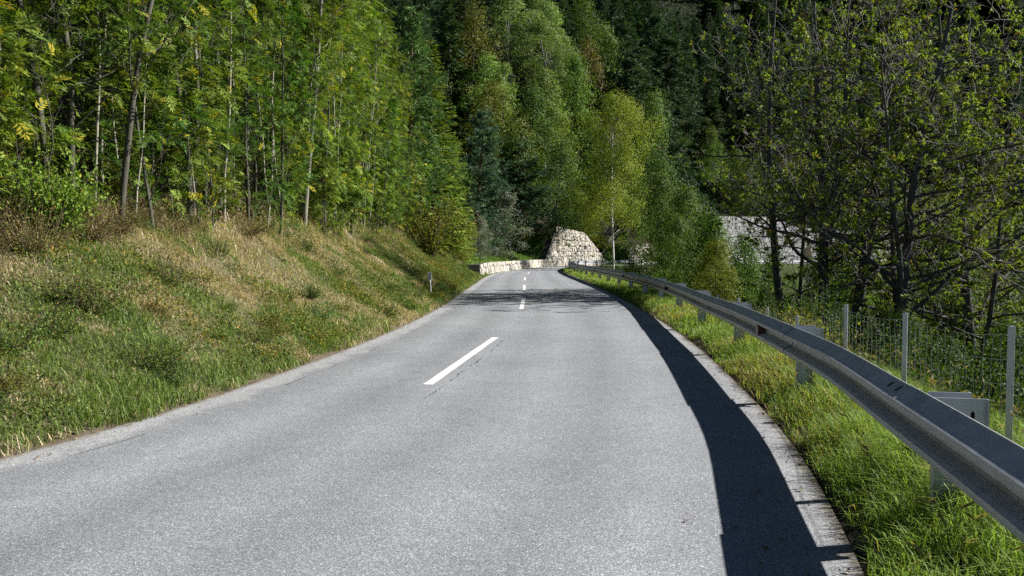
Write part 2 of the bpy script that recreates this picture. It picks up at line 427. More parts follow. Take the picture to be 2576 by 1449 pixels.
# ------------------------------------------------------------------ ground sheet
def ground_colour(x, y):
    dl, sl, s = dist_to(Lp, x, y); dr, sr, _ = dist_to(Rp, x, y)
    n = fbm(x * .8, y * .8, 21)[:, None]
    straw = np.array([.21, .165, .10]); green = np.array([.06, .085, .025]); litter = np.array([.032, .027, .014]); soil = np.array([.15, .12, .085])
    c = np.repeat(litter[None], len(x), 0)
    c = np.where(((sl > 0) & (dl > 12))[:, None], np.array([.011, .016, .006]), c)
    e = np.where(sl > 0, dl, 0)
    bank = (sl > 0) & (e < 5.2) & (y < 60)
    up = np.clip(e / 3.2 - .1, 0, 1)[:, None]
    mixb = np.clip(up * .9 + (n - .5) * 1.4, 0, 1)
    cb = green * (1 - mixb) + straw * .8 * mixb
    c = np.where(bank[:, None], cb, c)
    lawn = (sl > 0) & (e < 8) & (y >= 60) & (s < S105 + 3)
    c = np.where(lawn[:, None], np.array([.07, .115, .025]) * (.8 + .4 * n), c)
    flat = (sl > 0) & (e < 6) & (s > S123 - 1) & (s < S19 + 1)
    c = np.where(flat[:, None], np.array([.08, .14, .03]), c)
    verge = (sr < 0) & (dr < 2.6)
    c = np.where(verge[:, None], np.array([.05, .06, .02]) * (.7 + .6 * n), c)
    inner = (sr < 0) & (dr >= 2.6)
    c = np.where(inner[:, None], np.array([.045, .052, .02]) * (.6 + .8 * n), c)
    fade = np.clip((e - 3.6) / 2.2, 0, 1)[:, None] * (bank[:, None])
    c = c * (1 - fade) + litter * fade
    c = np.where(((sl > 0) & (e < .3) & (y < 60))[:, None], soil, c)
    c = np.where(((sr < 0) & (dr < .22))[:, None], soil * .7, c)
    sc_ = scar_dist(x, y)
    c = np.where((sc_ < .3)[:, None], np.array([.27, .185, .12]), c)
    return c
SCA, SCB = hit(948, 652), hit(1046, 714)
def scar_dist(x, y):
    a, b = SCA[:2], SCB[:2]; d = b - a; t = np.clip(((x - a[0]) * d[0] + (y - a[1]) * d[1]) / (d @ d), 0, 1)
    return np.hypot(x - a[0] - t * d[0], y - a[1] - t * d[1]) + .5 * (fbm(x * 2, y * 2, 91) - .5)
gm = MB()
nx, ny = len(GX), len(GY)
jj, ii = np.meshgrid(np.arange(ny - 1), np.arange(nx - 1), indexing='ij')
q = (jj * nx + ii).ravel()
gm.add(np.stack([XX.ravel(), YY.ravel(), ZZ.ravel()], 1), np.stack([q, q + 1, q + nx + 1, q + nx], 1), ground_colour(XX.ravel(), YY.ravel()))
go = gm.build('ground', M['ground'], None, True)
tag(go, 'valley side falling to the right and wooded slope rising to the left', 'ground', None, 'structure')

# ------------------------------------------------------------------ road
NL = 17
fr = np.linspace(0, 1, NL)
jit = .06
Lw = Lm.copy(); Rw = Rm.copy()
rv = Lw[:, None] * (1 - fr)[None, :, None] + Rw[:, None] * fr[None, :, None]
W_ = np.linalg.norm(Rw - Lw, axis=1)[:, None]
zz = np.full(rv.shape[:2], 0.0)
zz += .0
rm_ = MB()
n0 = rv.shape[0]
jj, ii = np.meshgrid(np.arange(n0 - 1), np.arange(NL - 1), indexing='ij'); q = (jj * NL + ii).ravel()
rm_.add(np.concatenate([rv, zz[..., None]], -1).reshape(-1, 3), np.stack([q, q + 1, q + NL + 1, q + NL], 1))
ro = rm_.build('road', M['asphalt'], None, True)
tag(ro, 'worn light grey two lane asphalt road curving past the hillside', 'road', None, 'structure')
la = ro.data.attributes.new('lat', 'FLOAT_VECTOR', 'POINT')
latv = np.stack([fr[None] * W_, (1 - fr)[None] * W_, np.repeat(fr[None], n0, 0)], -1)
la.data.foreach_set('vector', latv.reshape(-1, 3).astype(np.float32).ravel())

def strip_mesh(name, pts, w, material, parent, z, wob=0.0):
    pts = np.asarray(pts, float); t = tangents(pts); nrm = np.stack([-t[:, 1], t[:, 0]], 1)
    ww = w * (1 + wob * rng.uniform(-1, 1, len(pts)))
    a = pts + nrm * (ww / 2)[:, None]; b = pts - nrm * (ww / 2)[:, None]
    k = len(pts)
    v = np.concatenate([np.c_[a, np.full(k, z)], np.c_[b, np.full(k, z)]])
    f = [[i, k + i, k + i + 1, i + 1] for i in range(k - 1)]
    mb = MB(); mb.add(v, f); return mb.build(name, material, parent)
dashes = [((1076, 968), (1246, 849)), ((1311.5, 778), (1317, 752)), ((1318.5, 730), (1319.3, 717)), ((1320, 705), (1320.8, 698)), ((1328, 689), (1332, 685)), ((1345, 680.5), (1360, 677.2))]
for a, b in dashes:
    A = on_plane(*a)[:2]; B = on_plane(*b)[:2]
    k = 9
    pts = np.array([A + (B - A) * i / (k - 1) for i in range(k)])
    strip_mesh('centre_line_dash', pts, .13, M['paint'], ro, .004, .04)
# thin crack beside the first dash and the pale joint near the left edge
ck = [on_plane(*p)[:2] for p in ((1266, 857), (1235, 884), (1200, 910), (1160, 938), (1120, 968), (1080, 995), (1030, 1022), (985, 1052))]
ck = resample(catmull(np.array(ck), .08), .06); ck = ck + rng.normal(0, .012, ck.shape)
for a in range(0, len(ck) - 14, 22):
    strip_mesh('tar_crack', ck[a:a + int(rng.integers(9, 20))], .012, M['crack'], ro, .003, .9)
seam = resample(Lm, .25)
tt = tangents(seam); seam_n = np.stack([tt[:, 1], -tt[:, 0]], 1)
sp = seam + seam_n * (.46 + .05 * fbm(seam[:, 1] * .7, seam[:, 0] * 0, 4)[:, None]) + rng.normal(0, .006, seam.shape)
sp = sp[(sp[:, 1] > 3) & (sp[:, 1] < 56)]
for a in range(0, len(sp) - 10, 14):
    strip_mesh('edge_joint', sp[a:a + int(rng.integers(3, 11))], .012, M['crack'], ro, .0025, .95)

# ------------------------------------------------------------------ stone walls
def stone_wall(name, S0, S1, prof, cols, bw, bh, lean, label):
    t = empty(name, (0, 0, 0))
    idx = (SL >= S0) & (SL <= S1)
    base_s = np.arange(S0, S1, .25)
    def P(s, off=0.0):
        x = np.interp(s, SL, Lp[:, 0]); y = np.interp(s, SL, Lp[:, 1])
        x2 = np.interp(s + .5, SL, Lp[:, 0]); y2 = np.interp(s + .5, SL, Lp[:, 1]); x1 = np.interp(s - .5, SL, Lp[:, 0]); y1 = np.interp(s - .5, SL, Lp[:, 1])
        tx, ty = norm(np.stack([x2 - x1, y2 - y1], -1)).T if np.ndim(s) else norm(np.array([x2 - x1, y2 - y1]))
        return np.stack([x - ty * off, y + tx * off], -1)
    hh = lambda s: np.interp(s, [p[0] for p in prof], [p[1] for p in prof])
    # core: battered solid just behind the face stones
    core = MB(); k = len(base_s); h = np.maximum(hh(base_s), .05) - .06
    off0 = .33
    rows = [np.c_[P(base_s, off0), np.full(k, -.25)], np.c_[P(base_s, off0 + h[:, None][:, 0] * lean), h], np.c_[P(base_s, 1.35 + h * lean), h], np.c_[P(base_s, 1.35 + h * lean), np.full(k, -.25)]]
    v = np.concatenate(rows); f = []
    for i in range(k - 1):
        for r in range(3): f.append([r * k + i, r * k + i + 1, (r + 1) * k + i + 1, (r + 1) * k + i])
    f += [[0, k, 2 * k, 3 * k], [k - 1, 4 * k - 1, 3 * k - 1, 2 * k - 1]]
    core.add(v, f); core.build('wall_core', M['joint'], t)
    st = MB(); lr = random.Random(len(name) * 7 + int(S0))
    z = -.1; row = 0
    HM = max(p[1] for p in prof)
    def stone(s0, s1, z0, z1, base_off, top=False):
        j = .24
        jt = lambda a: lr.uniform(-a, a)
        w_, h_ = s1 - s0, z1 - z0
        cs = [(s0 + jt(j * w_) * .6, z0 + jt(j * h_)), (s1 + jt(j * w_) * .6, z0 + jt(j * h_)), (s1 + jt(j * w_) * .9, z1 + jt(j * h_)), (s0 + jt(j * w_) * .9, z1 + jt(j * h_))]
        g = .014; pr = lr.uniform(.02, .085)
        cs = [(a_, min(b_, float(hh(a_)) + .03)) for a_, b_ in cs]
        if cs[2][1] - cs[1][1] < .08 and cs[3][1] - cs[0][1] < .08: return
        cs[2] = (cs[2][0], max(cs[2][1], cs[1][1] + .03)); cs[3] = (cs[3][0], max(cs[3][1], cs[0][1] + .03))
        cen = (sum(c[0] for c in cs) / 4, sum(c[1] for c in cs) / 4)
        outer = [(c[0] + (cen[0] - c[0]) * g / w_ * 2, c[1] + (cen[1] - c[1]) * g / h_ * 2) for c in cs]
        inner = [(c[0] + (cen[0] - c[0]) * .2, c[1] + (cen[1] - c[1]) * .2) for c in cs]
        vv = []
        for ring, o in ((outer, .38), (outer, .30), (inner, .30 - pr)):
            for (s, zc) in ring:
                p = P(np.array([s]), base_off + o - .05 + max(zc, 0) * lean + (jt(.02) if o < .3 else 0))[0]
                vv.append((p[0], p[1], zc))
        ff = [[a, (a + 1) % 4, 4 + (a + 1) % 4, 4 + a] for a in range(4)] + [[4 + a, 4 + (a + 1) % 4, 8 + (a + 1) % 4, 8 + a] for a in range(4)] + [[8, 9, 10, 11]]
        b = np.array(cols[lr.randrange(len(cols))]) * lr.uniform(.82, 1.15)
        st.add(vv, ff, b)
    while z < HM:
        bhr = bh * lr.uniform(.75, 1.35); s = S0 + lr.uniform(-.3, 0)
        while s < S1:
            bwr = bw * lr.uniform(.45, 1.7)
            sc_ = min(max(s + bwr / 2, S0), S1); hv = float(hh(sc_))
            if z + .1 < max(hv, float(hh(max(s, S0))), float(hh(min(s + bwr, S1)))):
                a, b = max(s, S0), min(s + bwr, S1)
                if b - a > .15:
                    if lr.random() < .35 and bhr > .3:
                        mz = z + bhr * lr.uniform(.4, .6); stone(a, b, z, mz, 0); stone(a, b, mz, z + bhr, 0)
                    else: stone(a, b, z, z + bhr, 0)
            s += bwr
        z += bhr
    st.build('stone_facing', M['stone'], t)
    tag(t, label, 'wall')
    return t
cream = [(.43, .39, .325), (.37, .335, .275), (.48, .435, .365), (.31, .28, .235), (.43, .40, .35), (.41, .36, .285), (.33, .31, .28)]
grey = [(.36, .355, .34), (.29, .285, .275), (.41, .405, .385), (.25, .245, .235), (.37, .355, .33)]
stone_wall('stone_wall', S58, S123, WALL, cream, .52, .6, .16, 'cream stone retaining wall, low along the road then tall in the bend')
stone_wall('stone_wall', S19, S28 + 2.5, WALL2, cream, .8, .7, .16, 'pale stone wall behind the birch trunk and the distant guardrail')
stone_wall('stone_wall', S37 - .5, S95, WALL3, grey, .85, .55, .12, 'long grey stone wall across the ravine behind the cherry trunks')
# dry-laid end of the low wall facing the viewer, shade painted as darker stone
dm = MB(); lr = random.Random(3)
p0 = np.array([-2.0, 57.6]); 
for r in range(6):
    x = 0.0
    while x < 1.5:
        w_ = lr.uniform(.2, .5); zc = .08 + r * .155
        box(dm, (p0[0] - .28 - x - w_ / 2, p0[1] + lr.uniform(-.05, .05), zc), (w_ - .015, .5, .135), lr.uniform(-.05, .05), np.array([.16, .155, .15]) * lr.uniform(.7, 1.3), bev=.02)
        x += w_
tag(dm.build('shaded_stone_end', M['stone'], None), 'short dry stone end, coloured dark for its shade, at the near tip of the low wall', 'wall')

# wooden rail fence beyond the tall wall
wf = empty('wooden_fence', (0, 0, 0)); tag(wf, 'two rail wooden fence on the grass past the tall stone wall', 'fence')
fx = [at_depth(px, py, d) for px, py, d in ((1512, 641, 129), (1536, 642, 131), (1558, 643, 134), (1584, 644, 137))]
for p in fx:
    z0 = float(zt(p[0], p[1])[0]); mb = MB(); box(mb, (p[0], p[1], z0 + .55), (.14, .14, 1.3), .4); mb.build('post', M['wood'], wf)
for hz in (.55, 1.05):
    for a, b in zip(fx[:-1], fx[1:]):
        mb = MB(); tube(mb, [(a[0], a[1] - .1, float(zt(a[0], a[1])[0]) + hz), (b[0], b[1] - .1, float(zt(b[0], b[1])[0]) + hz)], .065, 5, cap=True); mb.build('rail', M['wood'], wf)

# kilometre post
kp = hit(1085, 752); km = empty('kilometre_post', kp); km.rotation_euler = (0, R(-3.5), 0)
tag(km, 'slim white kilometre post with number plate reading 2 and 250', 'road sign')
mb = MB(); tube(mb, [(0, 0, -.2), (0, 0, .66)], .022, 8, cap=True); mb.build('pole', M['white'], km)
pl = MB(); box(pl, (0, -.035, .77), (.13, .03, .26), 0, bev=.012); pl.build('number_plate', M['plate'], km)
rm2 = MB(); box(rm2, (.058, -.0365, .77), (.014, .039, .266)); box(rm2, (0, -.0365, .899), (.13, .039, .012)); plate_rim = rm2.build('plate_rim', M['white'], km)
for txt, z, s in (('2', .765, .13), ('250', .672, .075)):
    cu = bpy.data.curves.new('lettering', 'FONT'); cu.body = txt; cu.size = s; cu.align_x = 'CENTER'; cu.extrude = .001; cu.offset = .0015
    o = link('tmp_text', cu); bpy.context.view_layer.update()
    me_ = bpy.data.meshes.new_from_object(o.evaluated_get(bpy.context.evaluated_depsgraph_get())); bpy.data.objects.remove(o)
    me_.materials.clear(); o = link('lettering', me_, km); o.location = (-.006, -.0515, z + .005); o.rotation_euler = (R(90), 0, 0); me_.materials.append(M['black'])

# ------------------------------------------------------------------ guardrail
gr = empty('guardrail', (0, 0, 0)); tag(gr, 'galvanised steel guardrail following the right edge of the road', 'guardrail')
GS = np.concatenate([[0], np.cumsum(np.linalg.norm(np.diff(Gd, axis=0), axis=1))])
def GP(s): return np.stack([np.interp(s, GS, Gd[:, 0]), np.interp(s, GS, Gd[:, 1])], -1)
def GF(s):
    t = norm(GP(np.asarray(s) + .3) - GP(np.asarray(s) - .3)); return t, np.stack([t[..., 1], -t[..., 0]], -1)  # outward (away from the road)
gs0 = float(dist_to(Gd, np.array([2.4]), np.array([4.55]))[2][0])
PSP = 4.4
s_first = gs0 - PSP * 4
prof = [(0, .75), (-.006, .742), (-.062, .694), (-.081, .682), (-.083, .668), (-.081, .652), (-.066, .64), (-.02, .618), (-.012, .606), (-.012, .584), (-.02, .572), (-.066, .55), (-.081, .538), (-.083, .524), (-.081, .508), (-.062, .496), (-.006, .448), (0, .44)]
PF = np.array(prof); PF = np.stack([PF[:, 0] * 1.4, .84 + (PF[:, 1] - .75) * 1.2], 1); PB = PF[::-1] + np.array([.006, 0]); PB[0, 1] -= .0; LOOP = np.concatenate([PF, PB])
posts = np.arange(s_first, GS[-1] - 6, PSP)
dz = lambda s: .0
for i, s in enumerate(posts):
    y_here = GP(s)[1]
    # beam section
    s1 = min(s + PSP + .32, GS[-1] - 1)
    ss = np.linspace(s - .0, s1, 9); P_ = GP(ss); t, o = GF(ss)
    shift = .008 if i % 2 else 0.0
    v = np.concatenate([np.c_[P_ + o * (a - shift), np.full(len(ss), z + shift)] for a, z in LOOP]).reshape(len(LOOP), len(ss), 3)
    k, n = len(LOOP), len(ss)
    f = [[r * n + c, r * n + c + 1, ((r + 1) % k) * n + c + 1, ((r + 1) % k) * n + c] for r in range(k) for c in range(n - 1)]
    mb = MB(); mb.add(v.reshape(-1, 3), f)
    mb.add(v[:, 0], [[r, r + 1, k - 2 - r, k - 1 - r] for r in range(len(PF) - 1)]); mb.add(v[:, -1], [[r, k - 1 - r, k - 2 - r, r + 1] for r in range(len(PF) - 1)])
    beam = mb.build('rail_section', M['metal'], gr)
    # bolt slots at the lap joint
    if y_here < 40:
        def slot(sc, a0, z0, a1, z1, w, lift=.003):
            a0, a1 = a0 * 1.4, a1 * 1.4; z0, z1 = .84 + (z0 - .75) * 1.2, .84 + (z1 - .75) * 1.2
            for (aa, zz_) in ((0, 0),):
                p, (tt_, oo) = GP(sc), GF(sc)
                d = np.array([a1 - a0, z1 - z0]); L_ = np.linalg.norm(d); d = d / L_; nn = np.array([-abs(d[1]), abs(d[0])]) if True else d
                vv = []
                for ang in np.arange(8) * np.pi / 4:
                    u = math.cos(ang) * w; q_ = math.sin(ang) * L_ / 2
                    a = (a0 + a1) / 2 + d[0] * q_ + nn[0] * (lift + shift); z = (z0 + z1) / 2 + d[1] * q_ + nn[1] * (lift + shift)
                    vv.append((*(p + tt_ * u + oo * a), z))
                q8 = MB(); q8.add(vv, [list(range(8))[::-1]]); q8.build('bolt_slot', M['hole'], beam)
        for q_ in (.46, .64): slot(s + q_, -.014, .735, -.05, .705, .017)
        for q_ in (.42, .55, .68): slot(s + q_, -.066 - .001, .64, -.043, .629, .013, .004)
        for q_ in (.46, .64): slot(s + q_, -.04, .5375 - .0, -.06, .5475, .012, .004)
    if i % 3 == 2:
        p, (tt_, oo) = GP(s + 1.6), GF(s + 1.6); a = math.atan2(tt_[1], tt_[0])
        rf = MB(); box(rf, (*(p - oo * .07), .654), (.16, .12, .13), a, bev=.008); rf.build('reflector', M['red'], gr)
    # post and bracket
    p, (tt_, oo) = GP(s), GF(s); a = math.atan2(tt_[1], tt_[0])
    zg = float(zt(*(p + oo * .2))[0])
    def plate(mb, o0, o1, u0, u1, z0, z1):
        c = p + oo * (o0 + o1) / 2 + tt_ * (u0 + u1) / 2
        box(mb, (c[0], c[1], (z0 + z1) / 2), (abs(u1 - u0), abs(o1 - o0), z1 - z0), a)
    pm = MB()
    plate(pm, .03, .20, .050, .056, zg - .5, .77); plate(pm, .03, .036, 0, .049, zg - .5, .77); plate(pm, .194, .20, 0, .049, zg - .5, .77)
    post = pm.build('post', M['metal'], gr)
    bm = MB()
    plate(bm, .012, .30, -.016, -.008, .58, .835); plate(bm, .012, .245, .062, .068, .58, .855)
    plate(bm, .294, .30, -.046, -.0161, .58, .835); plate(bm, .239, .245, .0681, .10, .58, .855)
    plate(bm, .20, .245, -.007, .061, .58, .586)
    bo = bm.build('bracket', M['metal'], gr)
    if y_here < 40:
        hm = MB(); c = p + oo * .225 - tt_ * .0185
        vv = [(*(c + oo * .011 * math.cos(w)), .74 + .022 * math.sin(w)) for w in np.arange(10) * 2 * np.pi / 10]
        hm.add(vv, [list(range(10))]); hm.build('bolt_hole', M['hole'], bo)

# ------------------------------------------------------------------ wire fence beyond the rail
fe = empty('wire_fence', (0, 0, 0)); tag(fe, 'wire mesh fence on steel posts running down behind the guardrail', 'fence')
fps = [(2545, 820, 5.6, 1.5), (2278, 787, 8.1, 1.5), (2129, 766, 10.4, 1.5), (2006, 793, 13.4, 1.35), (1931, 772, 15.9, 1.4), (1858, 750, 18.6, 1.4)]
FP = [at_depth(px, py, d) for px, py, d, _ in fps]
FP = [np.array([2.85, 3.0, 1.2]), *FP]; HT = [1.5] + [q_[3] for q_ in fps]
FP += [np.array([6.25, 22, .45]), np.array([6.7, 26, .35])]; HT += [1.4, 1.4]
for p, h in zip(FP, HT):
    zb = min(float(zt(p[0], p[1])[0]) - .3, p[2] - h)
    mb = MB()
    box(mb, (p[0], p[1], (p[2] + zb) / 2), (.05, .006, p[2] - zb), .9); box(mb, (p[0] - .018, p[1] - .028, (p[2] + zb) / 2), (.005, .045, p[2] - zb), .9); box(mb, (p[0] + .018, p[1] + .02, (p[2] + zb) / 2), (.005, .03, p[2] - zb), .9)
    mb.build('post', M['metal'], fe)
wm = MB()
for (a, ha), (b, hb) in zip(list(zip(FP, HT))[:-1], list(zip(FP, HT))[1:]):
    n = max(4, int(np.linalg.norm((b - a)[:2]) / .16))
    sag = lambda t: -.05 * 4 * t * (1 - t)
    for i in range(n + 1):
        t = i / n; q_ = a + (b - a) * t; hh_ = ha + (hb - ha) * t
        zs = np.linspace(0.06, hh_, 7)
        pts = [(q_[0] + random.uniform(-.012, .012), q_[1] + random.uniform(-.012, .012), q_[2] - w_ + sag(t)) for w_ in zs]
        tube(wm, pts, .0022, 3)
    for w_ in (.06, .24, .42, .6, .76, .9, 1.03, 1.15):
        ts = np.linspace(0, 1, 8)
        tube(wm, [(*(a + (b - a) * t)[:2], (a + (b - a) * t)[2] - w_ + sag(t)) for t in ts], .0024, 3)
wm.build('wire_mesh', M['wire'], fe)
# ------------------------------------------------------------------ plant makers (each returns mesh data: wood, crown)
def leaf_n(mb, base, nrm, L, Wd, col, fold=.08):
    d = perp(nrm); d = norm(d + np.array([0, 0, -.3])); sd = norm(np.cross(nrm, d)); leaf_quads(mb, base, d, sd, L, Wd, col, fold)
def rand_unit(n):
    v = rng.normal(size=(n, 3)); return norm(v)
def perp(d):
    r = rand_unit(len(d)); return norm(r - d * (r * d).sum(1, keepdims=True))
def leaf_quads(mb, base, d, side, L, Wd, col, fold=.12, mat=0):
    """diamond leaves: base point, direction, side vector"""
    n = len(base); L = np.broadcast_to(L, (n,))[:, None]; Wd = np.broadcast_to(Wd, (n,))[:, None]
    nn = np.cross(d, side)
    v = np.stack([base, base + d * L * .45 + side * Wd / 2 + nn * fold * Wd, base + d * L, base + d * L * .45 - side * Wd / 2 + nn * fold * Wd], 1)
    q = np.arange(n)[:, None] * 4
    f = np.concatenate([q + [0, 1, 2], q + [0, 2, 3]])
    mb.add(v.reshape(-1, 3), f, np.repeat(col, 4, 0), mat)
def jitcol(n, a, b, k=.18, extra=None, p=0.0):
    t = rng.random((n, 1)); c = np.array(a) * (1 - t) + np.array(b) * t
    c = c * (1 + k * rng.normal(size=(n, 1)))
    if extra is not None:
        m = rng.random(n) < p; c[m] = np.array(extra) * (.7 + .6 * rng.random((m.sum(), 1)))
    return np.clip(c, .004, .9)
def path(p, d, L, n, wander, trop):
    pts = [np.array(p, float)]; d = norm(np.array(d, float))
    for i in range(n):
        d = norm(d + rng.normal(0, wander, 3) + np.array([0, 0, trop]))
        pts.append(pts[-1] + d * L / n)
    return np.array(pts)
def along(pts, t):
    k = t * (len(pts) - 1); i = min(int(k), len(pts) - 2); f = k - i
    return pts[i] * (1 - f) + pts[i + 1] * f, norm(pts[i + 1] - pts[i])
def branch_dir(d, ang, up=0.0):
    u = perp(d[None])[0]; v = d * math.cos(ang) + u * math.sin(ang); v[2] += up; return norm(v)

ASH_BARK = (.085, .08, .06); CHERRY_BARK = (.085, .08, .072); DARK_BARK = (.06, .05, .04); PINE_BARK = (.13, .085, .055)

def pinnate(mb, P, D, Ls, col, pairs=4, lw=.37):
    n = len(P)
    D = norm(D + np.array([0, 0, -.12])); up = norm(np.array([0, 0, 1.0]) + rng.normal(0, .35, (n, 3)))
    S = norm(np.cross(D, up)); U = np.cross(S, D)
    for k in range(pairs):
        t = .28 + .62 * k / (pairs - 1)
        droop = -(t ** 2) * .22 * Ls[:, None]
        b = P + D * (t * Ls)[:, None]; b[:, 2] += droop[:, 0]
        ll = Ls * (.36 + .07 * math.sin(math.pi * k / (pairs - 1)))
        for sg in (1, -1):
            dd = norm(D * .62 + S * sg * .8 + np.array([0, 0, -.22]) + rng.normal(0, .12, (n, 3)))
            sd = norm(np.cross(dd, U)); leaf_quads(mb, b, dd, sd, ll, ll * lw, col)
    b = P + D * Ls[:, None] * .93; b[:, 2] -= .22 * Ls
    dd = norm(D + np.array([0, 0, -.35])); leaf_quads(mb, b, dd, norm(np.cross(dd, U)), Ls * .4, Ls * .4 * lw, col)
    v = np.stack([P, P + D * Ls[:, None] * .95 + np.array([0, 0, -.2]) * Ls[:, None], P + S * .004], 1)

def make_ash(h, r, nb, lo, reach, dens, c1, c2, seeds=0, lean=0.0, pale=1.0):
    wood, crown = MB(), MB()
    tr = path((0, 0, -.3), (lean, lean * .4, 1), h + .3, 12, .045, .06)
    rad = r * np.linspace(1, .12, 13) ** .8
    tube(wood, tr, rad, 7, np.array(ASH_BARK) * pale)
    P, D = [], []
    sp = []
    for i in range(nb):
        t = lo + (1 - lo) * ((i + rng.random()) / nb) ** .9
        p, d = along(tr, min(t, .99))
        L = reach * (1.15 - .75 * t) * rng.uniform(.6, 1.25)
        b = path(p, branch_dir(d, R(rng.uniform(42, 75)), .15), L, 6, .13, .09)
        tube(wood, b, max(.006, r * .28 * (1.1 - t)) * np.linspace(1, .25, 7), 4, np.array(ASH_BARK) * pale * 1.05)
        ends = [(b[-1], norm(b[-1] - b[-2]))]
        for k in range(int(rng.integers(3, 6))):
            q, dq = along(b, rng.uniform(.25, .98))
            s = path(q, branch_dir(dq, R(rng.uniform(30, 65)), .12), L * rng.uniform(.2, .45), 3, .15, .1)
            tube(wood, s, (.006, .005, .004, .003), 3, np.array(ASH_BARK) * pale)
            ends.append((s[-1], norm(s[-1] - s[-2])))
            ends.append((s[1], norm(s[-1] - s[-2])))
        for e, de in ends:
            m = rng.poisson(dens)
            for _ in range(m):
                P.append(e + rng.normal(0, .03, 3)); D.append(branch_dir(de, R(rng.uniform(25, 95)), .05))
        if seeds and rng.random() < .4: sp.append(ends[int(rng.integers(len(ends)))][0])
    P, D = np.array(P), np.array(D); n = len(P)
    cc = jitcol(n, c1, c2, .22, (.4, .36, .04), .05)
    pinnate(crown, P, D, rng.uniform(.17, .30, n), cc)
    sd = None
    if seeds and sp:
        sds = []
        for q in np.array(sp)[:seeds]:
            sd = MB(); k = 90; b = q + rng.normal(0, 1, (k, 3)) * (.07, .07, .14) - np.array([0, 0, .18])
            dd = norm(np.array([0, 0, -1.0]) + rng.normal(0, .35, (k, 3)))
            leaf_quads(sd, b, dd, perp(dd), .05, .012, jitcol(k, (.26, .085, .015), (.4, .16, .035)))
            tube(sd, [q, q - np.array([0, 0, .36])], .004, 3, (.2, .09, .03)); sds.append(sd.mesh('seed_keys', M['leaf']))
        sd = sds
    return wood.mesh('trunk', M['bark'], True), crown.mesh('crown', M['leaf']), sd

def make_cherry(h, r, nb, lo, reach, leafy, forks=0, bend=0.0, base_dir=(0, 0, 1)):
    wood, crown = MB(), MB()
    tr = path((0, 0, -.6), base_dir, h + .6, 14, .028 + bend * .04, .05 + bend * .1)
    rad = r * np.concatenate([[1.35], np.linspace(1.05, .15, 14) ** .9])
    tube(wood, tr, rad, 8, CHERRY_BARK)
    stems = [(tr, r, lo)]
    for k in range(forks):
        p, d = along(tr, rng.uniform(.12, .4))
        s = path(p, branch_dir(d, R(rng.uniform(22, 40)), .25), h * rng.uniform(.5, .7), 10, .07, .08)
        tube(wood, s, r * .6 * np.linspace(1, .15, 11), 7, CHERRY_BARK); stems.append((s, r * .6, .1))
    P, D = [], []
    for st, rr, l0 in stems:
        m = int(nb * (1 if st is tr else .5))
        for i in range(m):
            t = l0 + (1 - l0) * ((i + rng.random()) / m)
            p, d = along(st, min(t, .985)); d = norm(d + np.array([0, 0, .3]))
            L = reach * (1.1 - .7 * t) * rng.uniform(.55, 1.2)
            b = path(p, branch_dir(d, R(rng.uniform(48, 85)), .1), L, 8, .15, -.035 + .03 * t)
            tube(wood, b, max(.02, rr * .46 * (1.15 - t)) * np.linspace(1, .2, 9), 5, CHERRY_BARK)
            for k in range(int(4 + L * 2.2)):
                q, dq = along(b, rng.uniform(.12, .99))
                l2 = L * rng.uniform(.14, .34)
                s = path(q, branch_dir(dq, R(rng.uniform(35, 80)), .1), l2, 4, .16, .05)
                tube(wood, s, .011 * np.linspace(1, .5, 5), 3, np.array(CHERRY_BARK) * 1.8)
                for j in range(int(2 + l2 * 2)):
                    q2, d2 = along(s, rng.uniform(.2, 1))
                    w_ = path(q2, branch_dir(d2, R(rng.uniform(30, 75)), .08), rng.uniform(.15, .5), 2, .12, .03)
                    tube(wood, w_, (.008, .006, .004), 3, np.array(CHERRY_BARK) * 2.6)
                    if rng.random() < .55:
                        for _ in range(rng.poisson(leafy * 2.3)):
                            q3, d3 = along(w_, rng.uniform(.65, 1)); P.append(q3); D.append(d3)
    P, D = np.array(P), np.array(D); n = len(P)
    dd = norm(D * .4 + rand_unit(n) * .8 + np.array([0, 0, -.55]))
    leaf_quads(crown, P, dd, perp(dd), rng.uniform(.09, .14, n), rng.uniform(.04, .065, n), jitcol(n, (.16, .22, .026), (.3, .35, .05), .2, (.2, .11, .02), .07), .25)
    return wood.mesh('trunk', M['bark'], True), crown.mesh('crown', M['leaf'])

